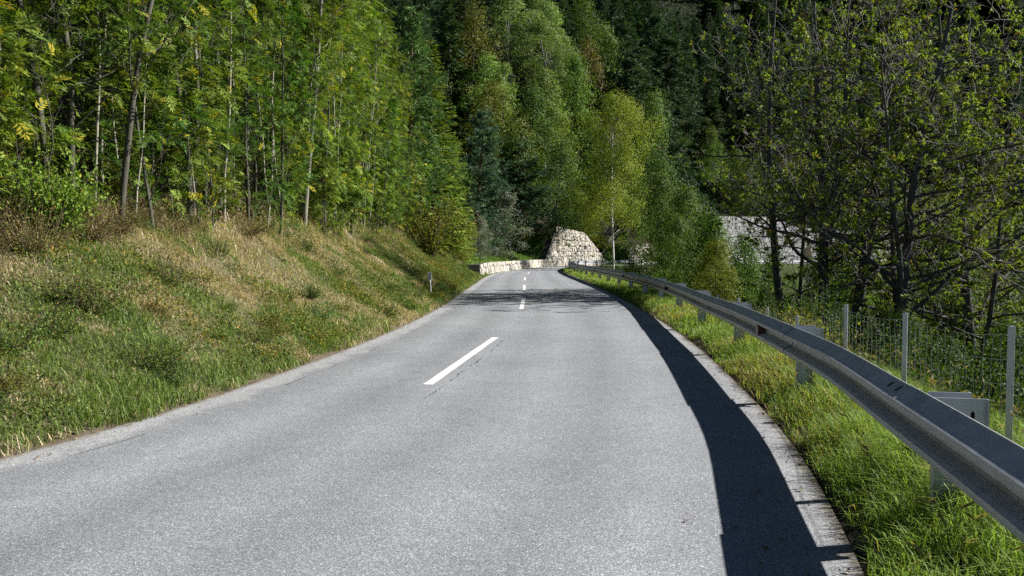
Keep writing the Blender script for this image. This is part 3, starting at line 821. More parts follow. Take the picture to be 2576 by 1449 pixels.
def make_broad(h, w, lo, nclump, per, size, c1, c2, bark, r, extra=None, pe=0.0, taper=.6, cl=.2, hang=0.0, barkmat='bark', wander=.03, irr=.25):
    """far broadleaf: limbs ending in leaf clumps inside an uneven crown"""
    wood, crown = MB(), MB()
    tr = path((0, 0, -.5), (0, 0, 1), h * .93 + .5, 10, wander, .05)
    tube(wood, tr, r * np.linspace(1, .12, 11), 7, bark)
    lob = rng.uniform(0, 6.28, 4)
    for i in range(nclump):
        t = (i + rng.random()) / nclump
        zc = h * (lo + (1 - lo) * t)
        env = (math.sin(math.pi * min(1, (t * .88 + .12)) ** taper) ** .75) * w / 2 * (1 + irr * math.sin(lob[0] + 7 * t))
        a = rng.uniform(0, 6.283); rr_ = env * math.sqrt(rng.uniform(.12, 1)) * (1 + (irr - .03) * math.sin(2 * a + lob[1] + 3 * t) + .15 * math.sin(3 * a + lob[2] + 4 * t))
        ax, _ = along(tr, min(.98, (zc + .5) / (h * .93 + .5)))
        c = np.array([ax[0] + rr_ * math.cos(a), ax[1] + rr_ * math.sin(a), zc])
        p0, _ = along(tr, max(.05, min(.97, (zc - rr_ * .7) / h)))
        if i % 2 == 0: tube(wood, [p0, (p0 + c) / 2 + (0, 0, .15), c], (max(.02, r * .25), r * .12, .01), 4, bark if barkmat == 'bark' else np.array(bark) * .25)
        R_ = cl * w * rng.uniform(.6, 1.25)
        n = max(8, int(per * rng.uniform(.5, 1.4)))
        u = rand_unit(n); q = c + u * R_ * (rng.random((n, 1)) ** .4) * (1, 1, .72)
        q[:, 2] -= hang * rng.random(n) * R_
        oc = norm(np.array([c[0], c[1], (c[2] - h * .5) * .4]) + 1e-3)
        nn = norm(u * .75 + oc * .35 + rand_unit(n) * .5 + np.array([0, 0, .25]))
        leaf_n(crown, q, nn, size * rng.uniform(.7, 1.35, n), size * .62 * rng.uniform(.7, 1.2, n), jitcol(n, c1, c2, .13, extra, pe) * rng.uniform(.85, 1.15))
    return wood.mesh('trunk', M[barkmat], True), crown.mesh('crown', M['leaf_far'])

def make_spruce(h, w, lo, c1, c2, droop=.3, gap=.36, sprays=9, bark=DARK_BARK, fine=1.0, pw=.85):
    wood, crown = MB(), MB()
    tr = path((0, 0, -.5), (0, 0, 1), h + .5, 8, .012, .05); tube(wood, tr, h * .013 * np.linspace(1, .05, 9), 6, bark)
    z = h * lo
    B, D, Ls, C = [], [], [], []
    while z < h * .985:
        t = (z / h - lo) / (1 - lo)
        L0 = w / 2 * (1 - t) ** pw + .12
        for k in range(max(4, int(6 * (1 - t) + 4))):
            a = rng.uniform(0, 6.283); L = L0 * rng.uniform(.65, 1.15)
            dz = -droop + .55 * t + rng.normal(0, .07)
            d = norm(np.array([math.cos(a), math.sin(a), dz])); side = np.array([-math.sin(a), math.cos(a), 0])
            zz_ = z + rng.uniform(-.12, .12); ns = max(3, int(sprays * L / (w / 2) + 2))
            if L > .8 and k % 2 == 0: tube(wood, [(0, 0, zz_), tuple(np.array([0, 0, zz_]) + d * L * .8)], (.03, .008), 3, bark)
            for j in range(ns):
                u = .15 + .85 * (j + rng.random()) / ns
                p = np.array([0, 0, zz_]) + d * L * u + np.array([0, 0, .12 * L * u * u])
                for sg in (-1, 1):
                    B.append(p); D.append(d * .7 + side * sg * rng.uniform(.4, 1.0) + np.array([0, 0, -.35 * droop * 2 + rng.normal(0, .2)])); Ls.append((.22 + .28 * L * (1 - u * .6)) * rng.uniform(.7, 1.3))
            B.append(np.array([0, 0, zz_]) + d * L * .9); D.append(d); Ls.append(.35 * fine)
        z += gap * rng.uniform(.7, 1.3) * (1.1 - .5 * t)
    B, D, Ls = np.array(B), norm(np.array(D)), np.array(Ls) * fine; n = len(B)
    sd = norm(np.cross(D, np.array([0, 0, 1.0]) + rng.normal(0, .5, (n, 3))))
    leaf_quads(crown, B, D, sd, Ls, Ls * .34, jitcol(n, c1, c2, .16))
    return wood.mesh('trunk', M['bark'], True), crown.mesh('crown', M['needle'])

def make_pine(h, w, lo, c1, c2, nbr, tuft=16, size=.28, bark=PINE_BARK, taper=.55, up=.35):
    wood, crown = MB(), MB()
    tr = path((0, 0, -.5), (0, 0, 1), h + .5, 10, .03, .05); tube(wood, tr, h * .014 * np.linspace(1, .1, 11), 7, bark)
    C, DD = [], []
    for i in range(nbr):
        t = lo + (1 - lo) * (i + rng.random()) / nbr
        tt_ = (t - lo) / (1 - lo)
        p, _ = along(tr, min(t, .985)); a = rng.uniform(0, 6.283)
        L = w / 2 * (1.02 - tt_) ** taper * rng.uniform(.6, 1.2)
        b = path(p, (math.cos(a), math.sin(a), up * (.3 + tt_)), L, 4, .12, .07)
        tube(wood, b, .03 * np.linspace(1, .3, 5), 4, bark)
        m = max(4, int(3 + L * 5))
        for j in range(m):
            q, d = along(b, rng.uniform(.3, 1)); C.append(q + rng.normal(0, .12 + .1 * L, 3) * (1, 1, .6)); DD.append(norm(d + np.array([0, 0, .5])))
    C, DD = np.repeat(np.array(C), tuft, 0), np.repeat(np.array(DD), tuft, 0); n = len(C)
    col = np.repeat(jitcol(n // tuft, c1, c2, .16), tuft, 0)
    d = norm(DD * .55 + rand_unit(n) * .8)
    leaf_quads(crown, C, d, perp(d), size * rng.uniform(.7, 1.3, n), size * .2, col, .02)
    return wood.mesh('trunk', M['bark'], True), crown.mesh('crown', M['needle'])

def make_shrub(h, w, stems, per, size, c1, c2, extra=None, pe=0.0, narrow=.55, matn='leaf', bark=DARK_BARK, up=.9):
    wood, crown = MB(), MB()
    for i in range(stems):
        a = rng.uniform(0, 6.283); tl = math.sqrt(rng.random())
        d = np.array([math.cos(a) * tl * w / h, math.sin(a) * tl * w / h, up])
        b = path((0, 0, -.1), d, h * rng.uniform(.6, 1.05), 6, .1, .03)
        b[:, :2] += np.array([math.cos(a), math.sin(a)]) * w * .08 * rng.random()
        tube(wood, b, max(.006, h * .009) * np.linspace(1, .3, 7), 3, bark)
        n = int(per * rng.uniform(.6, 1.3)); t = rng.uniform(.12, 1, n) ** .8
        k = t * 6; ii_ = np.minimum(k.astype(int), 5); q = b[ii_] + (b[ii_ + 1] - b[ii_]) * (k - ii_)[:, None]
        q = q + rng.normal(0, 1, (n, 3)) * (w * .11, w * .11, h * .05)
        q[:, 2] = np.maximum(q[:, 2], .02)
        dd = norm(rand_unit(n) + np.array([math.cos(a) * .3, math.sin(a) * .3, .05]))
        leaf_quads(crown, q, dd, perp(dd), size * rng.uniform(.6, 1.3, n), size * narrow * rng.uniform(.8, 1.2, n), jitcol(n, c1, c2, .2, extra, pe))
    return wood.mesh('stems', M['bark'], True), crown.mesh('foliage', M[matn])

class Kind:
    def __init__(self, name, variants, H, W, parts=('trunk', 'crown')):
        self.name, self.v, self.H, self.W, self.parts = name, variants, H, W, parts
def plant(kind, x, y, h, label, group=None, w=None, rz=None, vi=None, cat='tree', z=None, tilt=None):
    i = random.randrange(len(kind.v)) if vi is None else vi
    zb = float(zt(x, y)[0]) if z is None else z
    e = empty(kind.name, (x, y, zb - .02), random.uniform(0, 6.283) if rz is None else rz)
    if tilt: e.rotation_euler = (tilt[0], tilt[1], e.rotation_euler[2])
    s = h / kind.H; sw = s if w is None else w / kind.W
    e.scale = (sw, sw, s)
    for me, pn in zip(kind.v[i], list(kind.parts) + ['seed_cluster']):
        for m_ in (me if isinstance(me, list) else [me]):
            if m_ is not None: link(pn, m_, e)
    tag(e, label, cat, group)
    return e
# ------------------------------------------------------------------ kinds
AG1, AG2 = (.06, .11, .018), (.23, .30, .05)
ASH = Kind('ash_tree', [make_ash(8.5, .055, 28, .10, 2.0, 4.2, AG1, AG2, 0, .05) for _ in range(3)] + [make_ash(9.5, .06, 28, .26, 2.2, 3.9, AG1, AG2, 0, .03, 2.4) for _ in range(2)] + [make_ash(7.5, .045, 28, .04, 1.9, 4.4, (.05, .105, .018), (.1, .165, .03), 0, .1) for _ in range(2)], 8.5, 3.6)
ASHK = Kind('ash_tree', [make_ash(9, .055, 32, .22, 2.7, 4.2, (.06, .11, .02), (.13, .17, .03), 7, .02, 1.0) for _ in range(2)], 9, 4.5)
POLE = Kind('ash_sapling', [make_ash(7.5, .028, 9, .55, 1.1, 1.6, AG1, AG2, 0, .03, 3.4) for _ in range(3)], 7.5, 2)
cherry = [make_cherry(12.5, .14, 24, .34, 4.2, 2.0), make_cherry(12.5, .09, 22, .36, 3.0, 2.0), make_cherry(12.5, .17, 28, .26, 5.2, 4.0, 2), make_cherry(13, .17, 28, .26, 5.8, 4.4, 1), make_cherry(13, .16, 28, .24, 6.2, 6.5, 2, .3, (.1, -.1, 1))]
CHERRY = Kind('cherry_tree', cherry, 12.5, 8)
SPRUCE = Kind('spruce_tree', [make_spruce(24, 8.5, .06, (.024, .052, .016), (.05, .088, .026), fine=1.5, gap=.5) for _ in range(3)], 24, 6.5)
SPRUCE_L = Kind('spruce_tree', [make_spruce(14, 4.6, .03, (.05, .095, .02), (.1, .155, .03), .22, .3, 9) for _ in range(2)], 14, 4.6)
LARCH = Kind('larch_tree', [make_spruce(17, 5.2, .03, (.12, .18, .022), (.21, .28, .04), .28, .3, 12, fine=.8) for _ in range(2)], 17, 5.2)
PINE = Kind('pine_tree', [make_pine(15, 5.2, .12, (.055, .105, .03), (.11, .175, .05), 95) for _ in range(2)], 15, 5.2)
PINE_B = Kind('blue_pine_tree', [make_pine(13, 5.6, .04, (.05, .1, .056), (.09, .15, .088), 110, 15, .3) for _ in range(2)], 13, 5.6)
PINE_D = Kind('pine_tree', [make_pine(20, 7.5, .25, (.034, .068, .03), (.07, .115, .045), 85, 18, .42) for _ in range(3)], 20, 7.5)
BROAD_G = Kind('broadleaf_tree', [make_broad(14, 7.5, .08, 85, 105, 0.208, (.07, .125, .02), (.15, .22, .038), DARK_BARK, .16) for _ in range(3)], 14, 7.5)
BROAD_O = Kind('broadleaf_tree', [make_broad(14, 7.5, .1, 80, 102, 0.208, (.1, .115, .02), (.18, .185, .036), DARK_BARK, .16, (.14, .08, .02), .08) for _ in range(2)], 14, 7.5)
BROAD_D = Kind('broadleaf_tree', [make_broad(15, 8, .08, 85, 102, 0.224, (.04, .08, .018), (.085, .135, .03), DARK_BARK, .18) for _ in range(2)], 15, 8)
POPLAR = Kind('poplar_tree', [make_broad(26, 8.5, .42, 85, 119, 0.272, (.16, .235, .075), (.25, .33, .12), (.36, .35, .31), .2, None, 0, .75, .17) for _ in range(3)], 26, 8.5)
ASPEN = Kind('aspen_tree', [make_broad(17, 6, .2, 85, 119, 0.216, (.14, .21, .045), (.22, .3, .075), (.33, .32, .28), .14, None, 0, .7, .17) for _ in range(2)], 17, 6)
BIRCH = Kind('birch_tree', [make_broad(21, 9.2, .34, 190, 204, 0.160, (.165, .225, .028), (.32, .39, .06), (.8, .78, .73), .15, (.36, .33, .04), .06, 1.0, .15, .7, 'birch_bark', .02, .34)], 21, 9.2)
RUST = Kind('beech_tree', [make_broad(12, 6, .15, 55, 76, 0.192, (.12, .085, .035), (.2, .125, .05), (.16, .13, .1), .13, (.08, .1, .03), .3)], 12, 6)
BUSH_TREE = Kind('bushy_tree', [make_broad(8, 6.5, .02, 85, 136, 0.160, (.05, .095, .018), (.12, .175, .034), DARK_BARK, .1, (.12, .13, .02), .06, .55, .17) for _ in range(3)], 8, 6.5)
BUSH_Y = Kind('bushy_tree', [make_broad(8, 6.5, .02, 85, 136, 0.160, (.11, .14, .018), (.21, .225, .034), DARK_BARK, .1, (.15, .1, .02), .1, .55, .17) for _ in range(2)], 8, 6.5)
WILLOW = Kind('grey_willow', [make_broad(6, 4.2, .02, 60, 119, 0.136, (.15, .17, .13), (.23, .255, .2), (.2, .19, .17), .07, None, 0, .55, .17) for _ in range(2)], 6, 4.2, ('trunk', 'crown'))
SHRUB_L = Kind('shrub', [make_shrub(1.5, 1.3, 70, 60, .085, (.10, .165, .02), (.18, .25, .035), (.3, .28, .04), .05) for _ in range(2)], 1.5, 2.4, ('stems', 'foliage'))
SHRUB_D = Kind('shrub', [make_shrub(.8, .75, 34, 40, .04, (.07, .115, .026), (.15, .2, .045), (.26, .2, .06), .15) for _ in range(3)], .8, 1.4, ('stems', 'foliage'))
SHRUB_B = Kind('shrub', [make_shrub(2.4, 2.0, 44, 70, .09, (.03, .06, .014), (.065, .1, .022), (.12, .12, .02), .05) for _ in range(3)], 2.4, 3.6, ('stems', 'foliage'))
SHRUB_Y = Kind('creeper', [make_shrub(1.2, 1.1, 46, 46, .075, (.17, .17, .022), (.27, .25, .04), (.3, .17, .03), .1)], 1.2, 2.1, ('stems', 'foliage'))
SHRUB_O = Kind('shrub', [make_shrub(3, 2.2, 46, 70, .12, (.1, .15, .018), (.2, .24, .03), (.32, .15, .03), .1, .55, 'leaf')], 3, 4, ('stems', 'foliage'))
ROD = Kind('goldenrod', [make_shrub(1.7, .5, 16, 46, .09, (.09, .13, .02), (.17, .2, .03), (.33, .25, .03), .2, .2) for _ in range(2)], 1.7, 1.0, ('stems', 'foliage'))

def Lpt(s, e):
    x = np.interp(s, SL, Lp[:, 0]); y = np.interp(s, SL, Lp[:, 1])
    d = norm(np.array([np.interp(s + .6, SL, Lp[:, 0]) - np.interp(s - .6, SL, Lp[:, 0]), np.interp(s + .6, SL, Lp[:, 1]) - np.interp(s - .6, SL, Lp[:, 1])]))
    return x - d[1] * e, y + d[0] * e
def Rd(x, y): return dist_to(Lp, np.array([x]), np.array([y]))

# ------------------------------------------------------------------ named trees on the left slope
LG = 'young ash trees crowding the bank above the road'
def left_tree(kind, px, d, h, label, **k):
    v = at_depth(px, 600, d); return plant(kind, v[0], d, h, label, **k)
left_tree(ASHK, 300, 13.2, 9.5, 'dark stemmed ash hung with rusty seed clusters, foremost over the bushy bank', vi=0, rz=.4, cat='tree')
left_tree(ASHK, 175, 15.2, 10.5, 'ash with pale grey upper stem and brown seed keys, behind the bright green bush', vi=1, rz=2.0, cat='tree')
left_tree(ASHK, 560, 18.5, 10, 'ash spreading over mid thicket with hanging seed clusters, left of the mottled pale stem', vi=0, rz=4.0, cat='tree')
left_tree(ASH, 765, 23.5, 12, 'tall ash with mottled pale leaning stem rooted at the dry grass crest', vi=3, rz=1.0, cat='tree', tilt=(0, R(2.5)))
cnt = 0
pts = []
tries = 0
def ok(x, y, dm):
    for a, b in pts:
        if (a - x) ** 2 + (b - y) ** 2 < dm * dm: return False
    pts.append((x, y)); return True
s0 = s_at((-4.75, 4.5)); s_end = s_at((-2.05, 47))
while cnt < 96 and tries < 5000:
    tries += 1
    s = random.uniform(s0 - 1, s_end); e = 3.9 + 11 * random.random() ** 1.5
    if cnt < 46: s = random.uniform(s0 + 3, s_end - 4); e = random.uniform(3.5, 5.2)
    x, y = Lpt(s, e)
    if y < 4 or x / max(y, 1) < -.9 or not ok(x, y, .75): continue
    plant(ASH, x, y, random.uniform(6.5, 10.5), 'slender young ash with feathery green leaves in the thicket above the bank', LG); cnt += 1
cnt = 0
while cnt < 170:
    s = random.uniform(s0 + 2, s_end); e = 3.6 + 6 * random.random() ** 1.4
    x, y = Lpt(s, e)
    if y < 6 or x / y < -.8 or not ok(x, y, .2): continue
    plant(POLE, x, y, random.uniform(5, 9), 'thin bare lower stem of an ash sapling between the leafy young ashes', 'ash saplings in the thicket'); cnt += 1
SPROUT = Kind('ash_sprout', [make_ash(3.2, .022, 18, .04, 1.0, 3.6, AG1, AG2, 0, .05, 1.2) for _ in range(3)], 3.2, 2.0)
for i in range(44):
    s = random.uniform(s0 + 2, s_end + 2); e = random.uniform(3.4, 5.0)
    x, y = Lpt(s, e)
    if y < 6: continue
    plant(SPROUT, x, y, random.uniform(1.8, 3.8), 'low leafy ash sprout filling the gap between stems at the bank crest', 'ash sprouts along the bank crest')
# understory of low bushes
for i in range(60):
    s = random.uniform(s0 + 1, s_end + 6); e = random.uniform(4.4, 12)
    x, y = Lpt(s, e)
    if y < 5: continue
    plant(SHRUB_B, x, y, random.uniform(1.2, 2.6), 'dark leafy undergrowth bush beneath the young ash trees', 'undergrowth bushes under the ashes', cat='bush')
# deeper slope behind the thicket
for i in range(80):
    s = random.uniform(s0 - 2, S105); e = random.uniform(14, 50)
    x, y = Lpt(s, e)
    if y < 6 or x / max(y, 1) < -1.0: continue
    plant(random.choice([BROAD_D, BROAD_G, BROAD_D]), x, y, random.uniform(9, 15), 'broadleaf tree standing deep behind the roadside ash thicket', 'broadleaf trees behind the thicket')
# bushes on the open bank
BRAMBLE = Kind('bramble', [make_shrub(.9, 1.0, 60, 26, .05, (.11, .085, .035), (.2, .15, .06), (.09, .12, .03), .3, .4, 'leaf', (.17, .12, .075)) for _ in range(2)], .9, 1.7, ('stems', 'foliage'))
for i, (px, py) in enumerate(((30, 600), (95, 640), (160, 560), (215, 610), (60, 545), (290, 590), (370, 575), (250, 540), (430, 590), (620, 590), (130, 590), (20, 520))):
    p = hit(px, py); plant(BRAMBLE, p[0], p[1], random.uniform(.6, 1.0), 'reddish brown dry bramble tangle on the upper bank under the ashes', 'dry brambles along the bank crest', w=random.uniform(1.3, 2.2), cat='bush')
b = at_depth(122, 350, 11.4); plant(SHRUB_L, b[0], 11.4, b[2] - float(zt(b[0], 11.4)[0]), 'bright yellow green leafy bush at the left end of the bank', w=1.75, vi=0, cat='bush')
b = at_depth(30, 300, 11.8); plant(ROD, b[0], 11.8, 1.9, 'tall goldenrod clump beside the bright green bush at the picture edge', cat='plant')
b = at_depth(60, 280, 12.5); plant(ROD, b[0], 12.5, 2.0, 'yellowing goldenrod clump rising behind the bright green bush', cat='plant')
for px, py, h, w, lb in ((425, 720, .75, .95, 'dark green shrub alone on the dry upper bank'), (120, 850, .6, 1.2, 'low green shrub midway up the bank near the picture edge'), (230, 790, .7, 1.3, 'olive shrub on the bank below the bright green bush'), (20, 900, .6, 1.1, 'low shrub on the bank cut by the left picture edge'), (560, 640, .5, .8, 'small green shrub under the ash thicket on the bank crest'), (840, 700, .4, .7, 'small dark tuft of shrub in the middle of the bank'), (660, 860, .4, .9, 'low green weed shrub on the lower bank near the road'), (390, 930, .5, 1.3, 'dark leafy shrub on the lower bank beside the road grass'), (1135, 735, .55, .7, 'dark green shrub right of the kilometre post')):
    p = hit(px, py); plant(SHRUB_D, p[0], p[1], h, lb, w=w, cat='bush')

WEED = Kind('weed_clump', [make_shrub(.45, .5, 30, 40, .035, c1, c2, ex, .15) for c1, c2, ex in (((.06, .12, .02), (.13, .2, .04), (.25, .2, .05)), ((.12, .13, .025), (.21, .21, .05), (.3, .2, .06)), ((.05, .1, .024), (.1, .16, .04), (.2, .2, .06)), ((.2, .13, .05), (.3, .2, .08), (.1, .13, .03)))], .45, .9, ('stems', 'foliage'))
wn = 0
while wn < 95:
    s = random.uniform(s0 - 1, s_end + 8); e = random.choice([random.uniform(.5, 1.6), random.uniform(.5, 3.6)])
    x, y = Lpt(s, e)
    if y < 5: continue
    i = random.choices(range(4), (4, 3, 4, 1))[0]
    plant(WEED, x, y, random.uniform(.22, .5), 'knee high leafy weed clump among the grass of the left bank', 'weed clumps scattered on the left bank', w=random.uniform(.5, 1.25), vi=i, cat='plant'); wn += 1
# ------------------------------------------------------------------ trees placed one by one (pixel of the top, distance)
def put(kind, px, py, d, wpx, label, group=None, vi=None, cat='tree', rz=None):
    v = at_depth(px, py, d); zb = float(zt(v[0], d)[0]); h = max(v[2] - zb, 1.0)
    w = wpx * d / FPX * (1.6 if kind in (POPLAR, ASPEN, BROAD_G, BROAD_O, BROAD_D, RUST, PINE_D) else 1.3)
    s = h / kind.H
    w = min(max(w, kind.W * s * .6), kind.W * s * 2.5)
    return plant(kind, v[0], d, h, label, group, w=w, vi=vi, cat=cat, rz=rz)
put(PINE, 1012, 25, 45, 190, 'tall green pine at the right end of the ash thicket', vi=0)
put(LARCH, 1085, 95, 49, 170, 'tall feathery larch just right of the tall green pine', vi=0)
put(PINE, 955, 190, 40, 150, 'smaller pine half hidden in the right edge of the thicket', vi=1)
put(LARCH, 1140, 330, 60, 90, 'lower bright larch leaning over the grassy bank top', vi=1)
put(SHRUB_O, 1080, 470, 43, 150, 'yellow green shrub with orange tints on the bank crest', cat='bush')
put(BUSH_Y, 1140, 520, 57, 110, 'pale yellow bush at the foot of the bright larch')
put(PINE_B, 1192, 280, 84, 150, 'blue green pine, left of the pair beside the grey willow', vi=0)
put(PINE_B, 1312, 350, 111, 180, 'blue green pine, wide and dark, above the low stone wall', vi=1)
put(PINE_B, 1232, 400, 93, 120, 'blue green pine tucked between two larger blue pines', vi=0)
put(SPRUCE_L, 1236, 312, 107, 70, 'slim pointed spruce rising between the two blue pines', vi=0)
put(SPRUCE_L, 1282, 318, 112, 80, 'pointed green spruce touching the wide blue pine', vi=1)
put(WILLOW, 1245, 485, 86, 110, 'silvery grey willow in front of the blue pines', vi=0)
put(WILLOW, 1203, 548, 75, 60, 'small silvery grey willow standing on the grass slope', vi=1)
put(BUSH_TREE, 1345, 590, 116, 90, 'green bush on the lawn left of the tall stone wall', vi=0, cat='bush')
put(BUSH_TREE, 1415, 520, 127, 100, 'leafy bush on top of the tall stone wall', vi=1, cat='bush')
put(BROAD_O, 1186, 22, 150, 110, 'olive broadleaf tree high on the slope left of the poplars', vi=0)
PG = 'pale poplars high on the slope'
put(POPLAR, 1282, 2, 165, 110, 'pale green poplar with white stems, leftmost of the high group', vi=0)
put(POPLAR, 1350, -20, 172, 110, 'pale green poplar in the middle of the high group', vi=1)
put(POPLAR, 1424, 5, 168, 110, 'pale green poplar at the right of the high group', vi=2)
put(POPLAR, 1390, 55, 158, 100, 'lower pale poplar in front of the high poplar group', vi=0, rz=1)
put(BROAD_G, 1485, 5, 178, 90, 'bright green tree beside the rightmost poplar', vi=0)
put(BROAD_G, 1510, 70, 165, 90, 'mid green tree below and right of the poplars', vi=1)
put(ASPEN, 1222, 140, 128, 80, 'light green aspen below the olive tree', vi=0)
put(ASPEN, 1262, 165, 124, 70, 'light green aspen leaning left of the white poplar stems', vi=1)
put(BROAD_O, 1244, 215, 114, 130, 'dull olive tree above the pointed spruces', vi=1)
put(BROAD_D, 1316, 225, 116, 120, 'dark green tree in the middle of the slope', vi=0)
put(ASPEN, 1368, 178, 132, 90, 'pointed light green aspen left of the yellow birch', vi=0)
put(ASPEN, 1385, 270, 122, 100, 'fuller light green aspen below the pointed aspen', vi=1)
put(BROAD_D, 1395, 360, 112, 110, 'dark tree left of the yellow birch crown', vi=1)
put(BROAD_G, 1440, 148, 141, 100, 'green tree above and left of the yellow birch', vi=2)
put(RUST, 1488, 108, 146, 80, 'russet brown tree above the yellow birch', vi=0)
put(PINE_D, 1548, 135, 150, 130, 'dark pine directly above the yellow birch', vi=0)
put(PINE_D, 1565, 55, 172, 110, 'dark pine high up, right of the russet tree', vi=1)
put(PINE_D, 1632, 25, 176, 110, 'tall dark pine, highest right of centre', vi=2)
put(PINE_D, 1625, 130, 158, 130, 'broad dark pine above right of the yellow birch', vi=0)
put(PINE_D, 1690, 90, 168, 120, 'dark pine at the left edge of the cherry branches', vi=1)
put(BROAD_G, 1640, 235, 128, 80, 'mid green tree touching the right side of the birch crown', vi=1)
put(PINE_D, 1690, 240, 140, 120, 'dark pine behind the left tips of the cherry branches', vi=2)
put(BROAD_D, 1665, 370, 112, 130, 'dark grey green tree right of the birch crown', vi=0)
bt = put(BIRCH, 1545, 236, 95, 158, 'yellow green birch with white trunk standing beyond the guardrail', vi=0, rz=.7)
put(BUSH_Y, 1455, 480, 130, 130, 'yellow green leafy tree at lower left of the birch', vi=0)
put(BUSH_TREE, 1662, 440, 86, 130, 'bright green bushy tree right of the birch trunk', vi=2)
put(BUSH_TREE, 1722, 480, 72, 150, 'dark green bushy tree beyond the guardrail, tallest of the bushy row', vi=1)
put(BUSH_TREE, 1790, 545, 56, 190, 'broad dark green bushy tree in the middle of the bushy row', vi=0)
put(BUSH_TREE, 1705, 555, 62, 110, 'shadowy bushy tree behind the far end of the rail', vi=1)
put(BUSH_Y, 1800, 610, 47, 130, 'yellowish bushy tree low beyond the guardrail', vi=0)
put(BUSH_TREE, 1880, 600, 52, 130, 'green bushy tree left of the slim cherry trunks', vi=2)
put(BUSH_TREE, 1945, 640, 44, 120, 'green bushy tree behind the slim cherry trunks', vi=1)
put(BUSH_TREE, 2060, 640, 42, 140, 'green bushy tree behind the forked cherry trunk', vi=0)
put(BUSH_Y, 2190, 560, 60, 170, 'olive bushy tree seen between the two thick cherry trunks', vi=1)
put(BUSH_TREE, 2330, 520, 58, 200, 'green bushy tree below the leafy cherry crown at right', vi=2)
put(BUSH_Y, 2460, 480, 55, 240, 'yellow olive bushy tree at the right picture edge', vi=0)
put(BUSH_TREE, 1528, 632, 84, 60, 'small dark bush just beyond the rail left of the birch', vi=0, cat='bush')
put(BUSH_TREE, 1590, 655, 70, 60, 'small bush beyond the rail at the foot of the birch', vi=1, cat='bush')
put(SHRUB_B, 1436, 656, 77, 34, 'dark little bush growing over the rail where it turns', cat='bush')

put(BUSH_TREE, 2540, 560, 50, 230, 'rounded green bushy tree low against the right picture edge', vi=1)
put(BUSH_TREE, 2405, 610, 45, 170, 'smaller green bushy tree between the rightmost cherries', vi=2)
put(BUSH_TREE, 2130, 660, 36, 150, 'low green bushy tree at the foot of the thick cherry trunk', vi=2)
# cherry trees on the slope below the road
plant(CHERRY, *at_depth(1965, 600, 36)[:2], 17.5, 'slim straight cherry trunk, leftmost of the cherry trees', vi=0, rz=.3)
plant(CHERRY, *at_depth(2006, 600, 38.5)[:2], 17, 'thinnest cherry trunk, just right of the leftmost cherry', vi=1, rz=1.7)
plant(CHERRY, *at_depth(2078, 600, 33.5)[:2], 17.5, 'forked cherry tree behind the wire fence', vi=2, rz=2.6)
plant(CHERRY, *at_depth(2142, 600, 34.5)[:2], 18.5, 'thick straight dark cherry trunk right of the forked cherry', vi=3, rz=.9)
plant(CHERRY, *at_depth(2240, 600, 31.5)[:2], 17.5, 'leaning cherry with the leafiest crown, rightmost of the cherry trees', vi=4, rz=.2)
plant(CHERRY, *at_depth(2480, 600, 33)[:2], 17.5, 'leafy cherry crown spreading across the right picture edge', vi=4, rz=3.6)
p = FP[4]; plant(SHRUB_Y, p[0] + .25, p[1] + .9, 1.5, 'yellow leaved creeper heaped over the wire fence', w=2.0, cat='creeper', z=p[2] - 1.25)
p = FP[3]; plant(SHRUB_Y, p[0] - .02, p[1], 1.0, 'thin yellow creeper climbing one fence post', w=.34, cat='creeper', z=p[2] - 1.3)
for i in range(46):
    d = random.uniform(8, 40); gx, gy = np.interp(d, Gd[:60, 1], Gd[:60, 0]) if False else np.interp(d, Gd[:, 1][:200], Gd[:, 0][:200]), d
    x = gx + random.uniform(2.6, 12)
    plant(SHRUB_B, x, d, random.uniform(1.2, 2.0), 'dark green bush on the shady slope below the wire fence', 'bushes on the shady slope below the fence', cat='bush')

# ------------------------------------------------------------------ the wood covering the mountainside
pts = []
cnt = 0; tries = 0
FG = 'dark spruces covering the upper slope'
while cnt < 330 and tries < 14000:
    tries += 1
    y = random.uniform(60, 420); x = random.uniform(-.25 * y - 10, .72 * y + 10)
    dl, sl, s = Rd(x, y)
    if sl[0] < 0 or dl[0] < (18 if y > 100 else 14): continue
    if dl[0] > 170: continue
    if y < 168 and -.068 < x / y < .205: continue
    if not ok(x, y, 3.4 + y * .009): continue
    dens = random.random()
    if y < 200 and dens < .3: plant(random.choice([BROAD_D, BROAD_G, BROAD_D, BROAD_O]), x, y, random.uniform(11, 18), 'broadleaf tree scattered among the dark spruces of the mountainside', 'broadleaf trees among the spruces')
    elif dens < .55: plant(PINE_D, x, y, random.uniform(15, 24), 'dark pine among the spruces covering the mountainside', 'dark pines on the mountainside')
    else: plant(SPRUCE, x, y, random.uniform(17, 29), 'dark spruce covering the upper mountainside', FG)
    cnt += 1
cnt = 0; tries = 0
while cnt < 130 and tries < 15000:
    tries += 1
    y = random.uniform(260, 640); x = random.uniform(-.1 * y, .74 * y)
    if Rd(x, y)[0][0] < 120 or not ok(x, y, 8.5): continue
    plant(SPRUCE, x, y, random.uniform(24, 34), 'tall dark spruce in the forest far up the mountain', 'tall spruces far up the mountain', w=random.uniform(13, 17)); cnt += 1
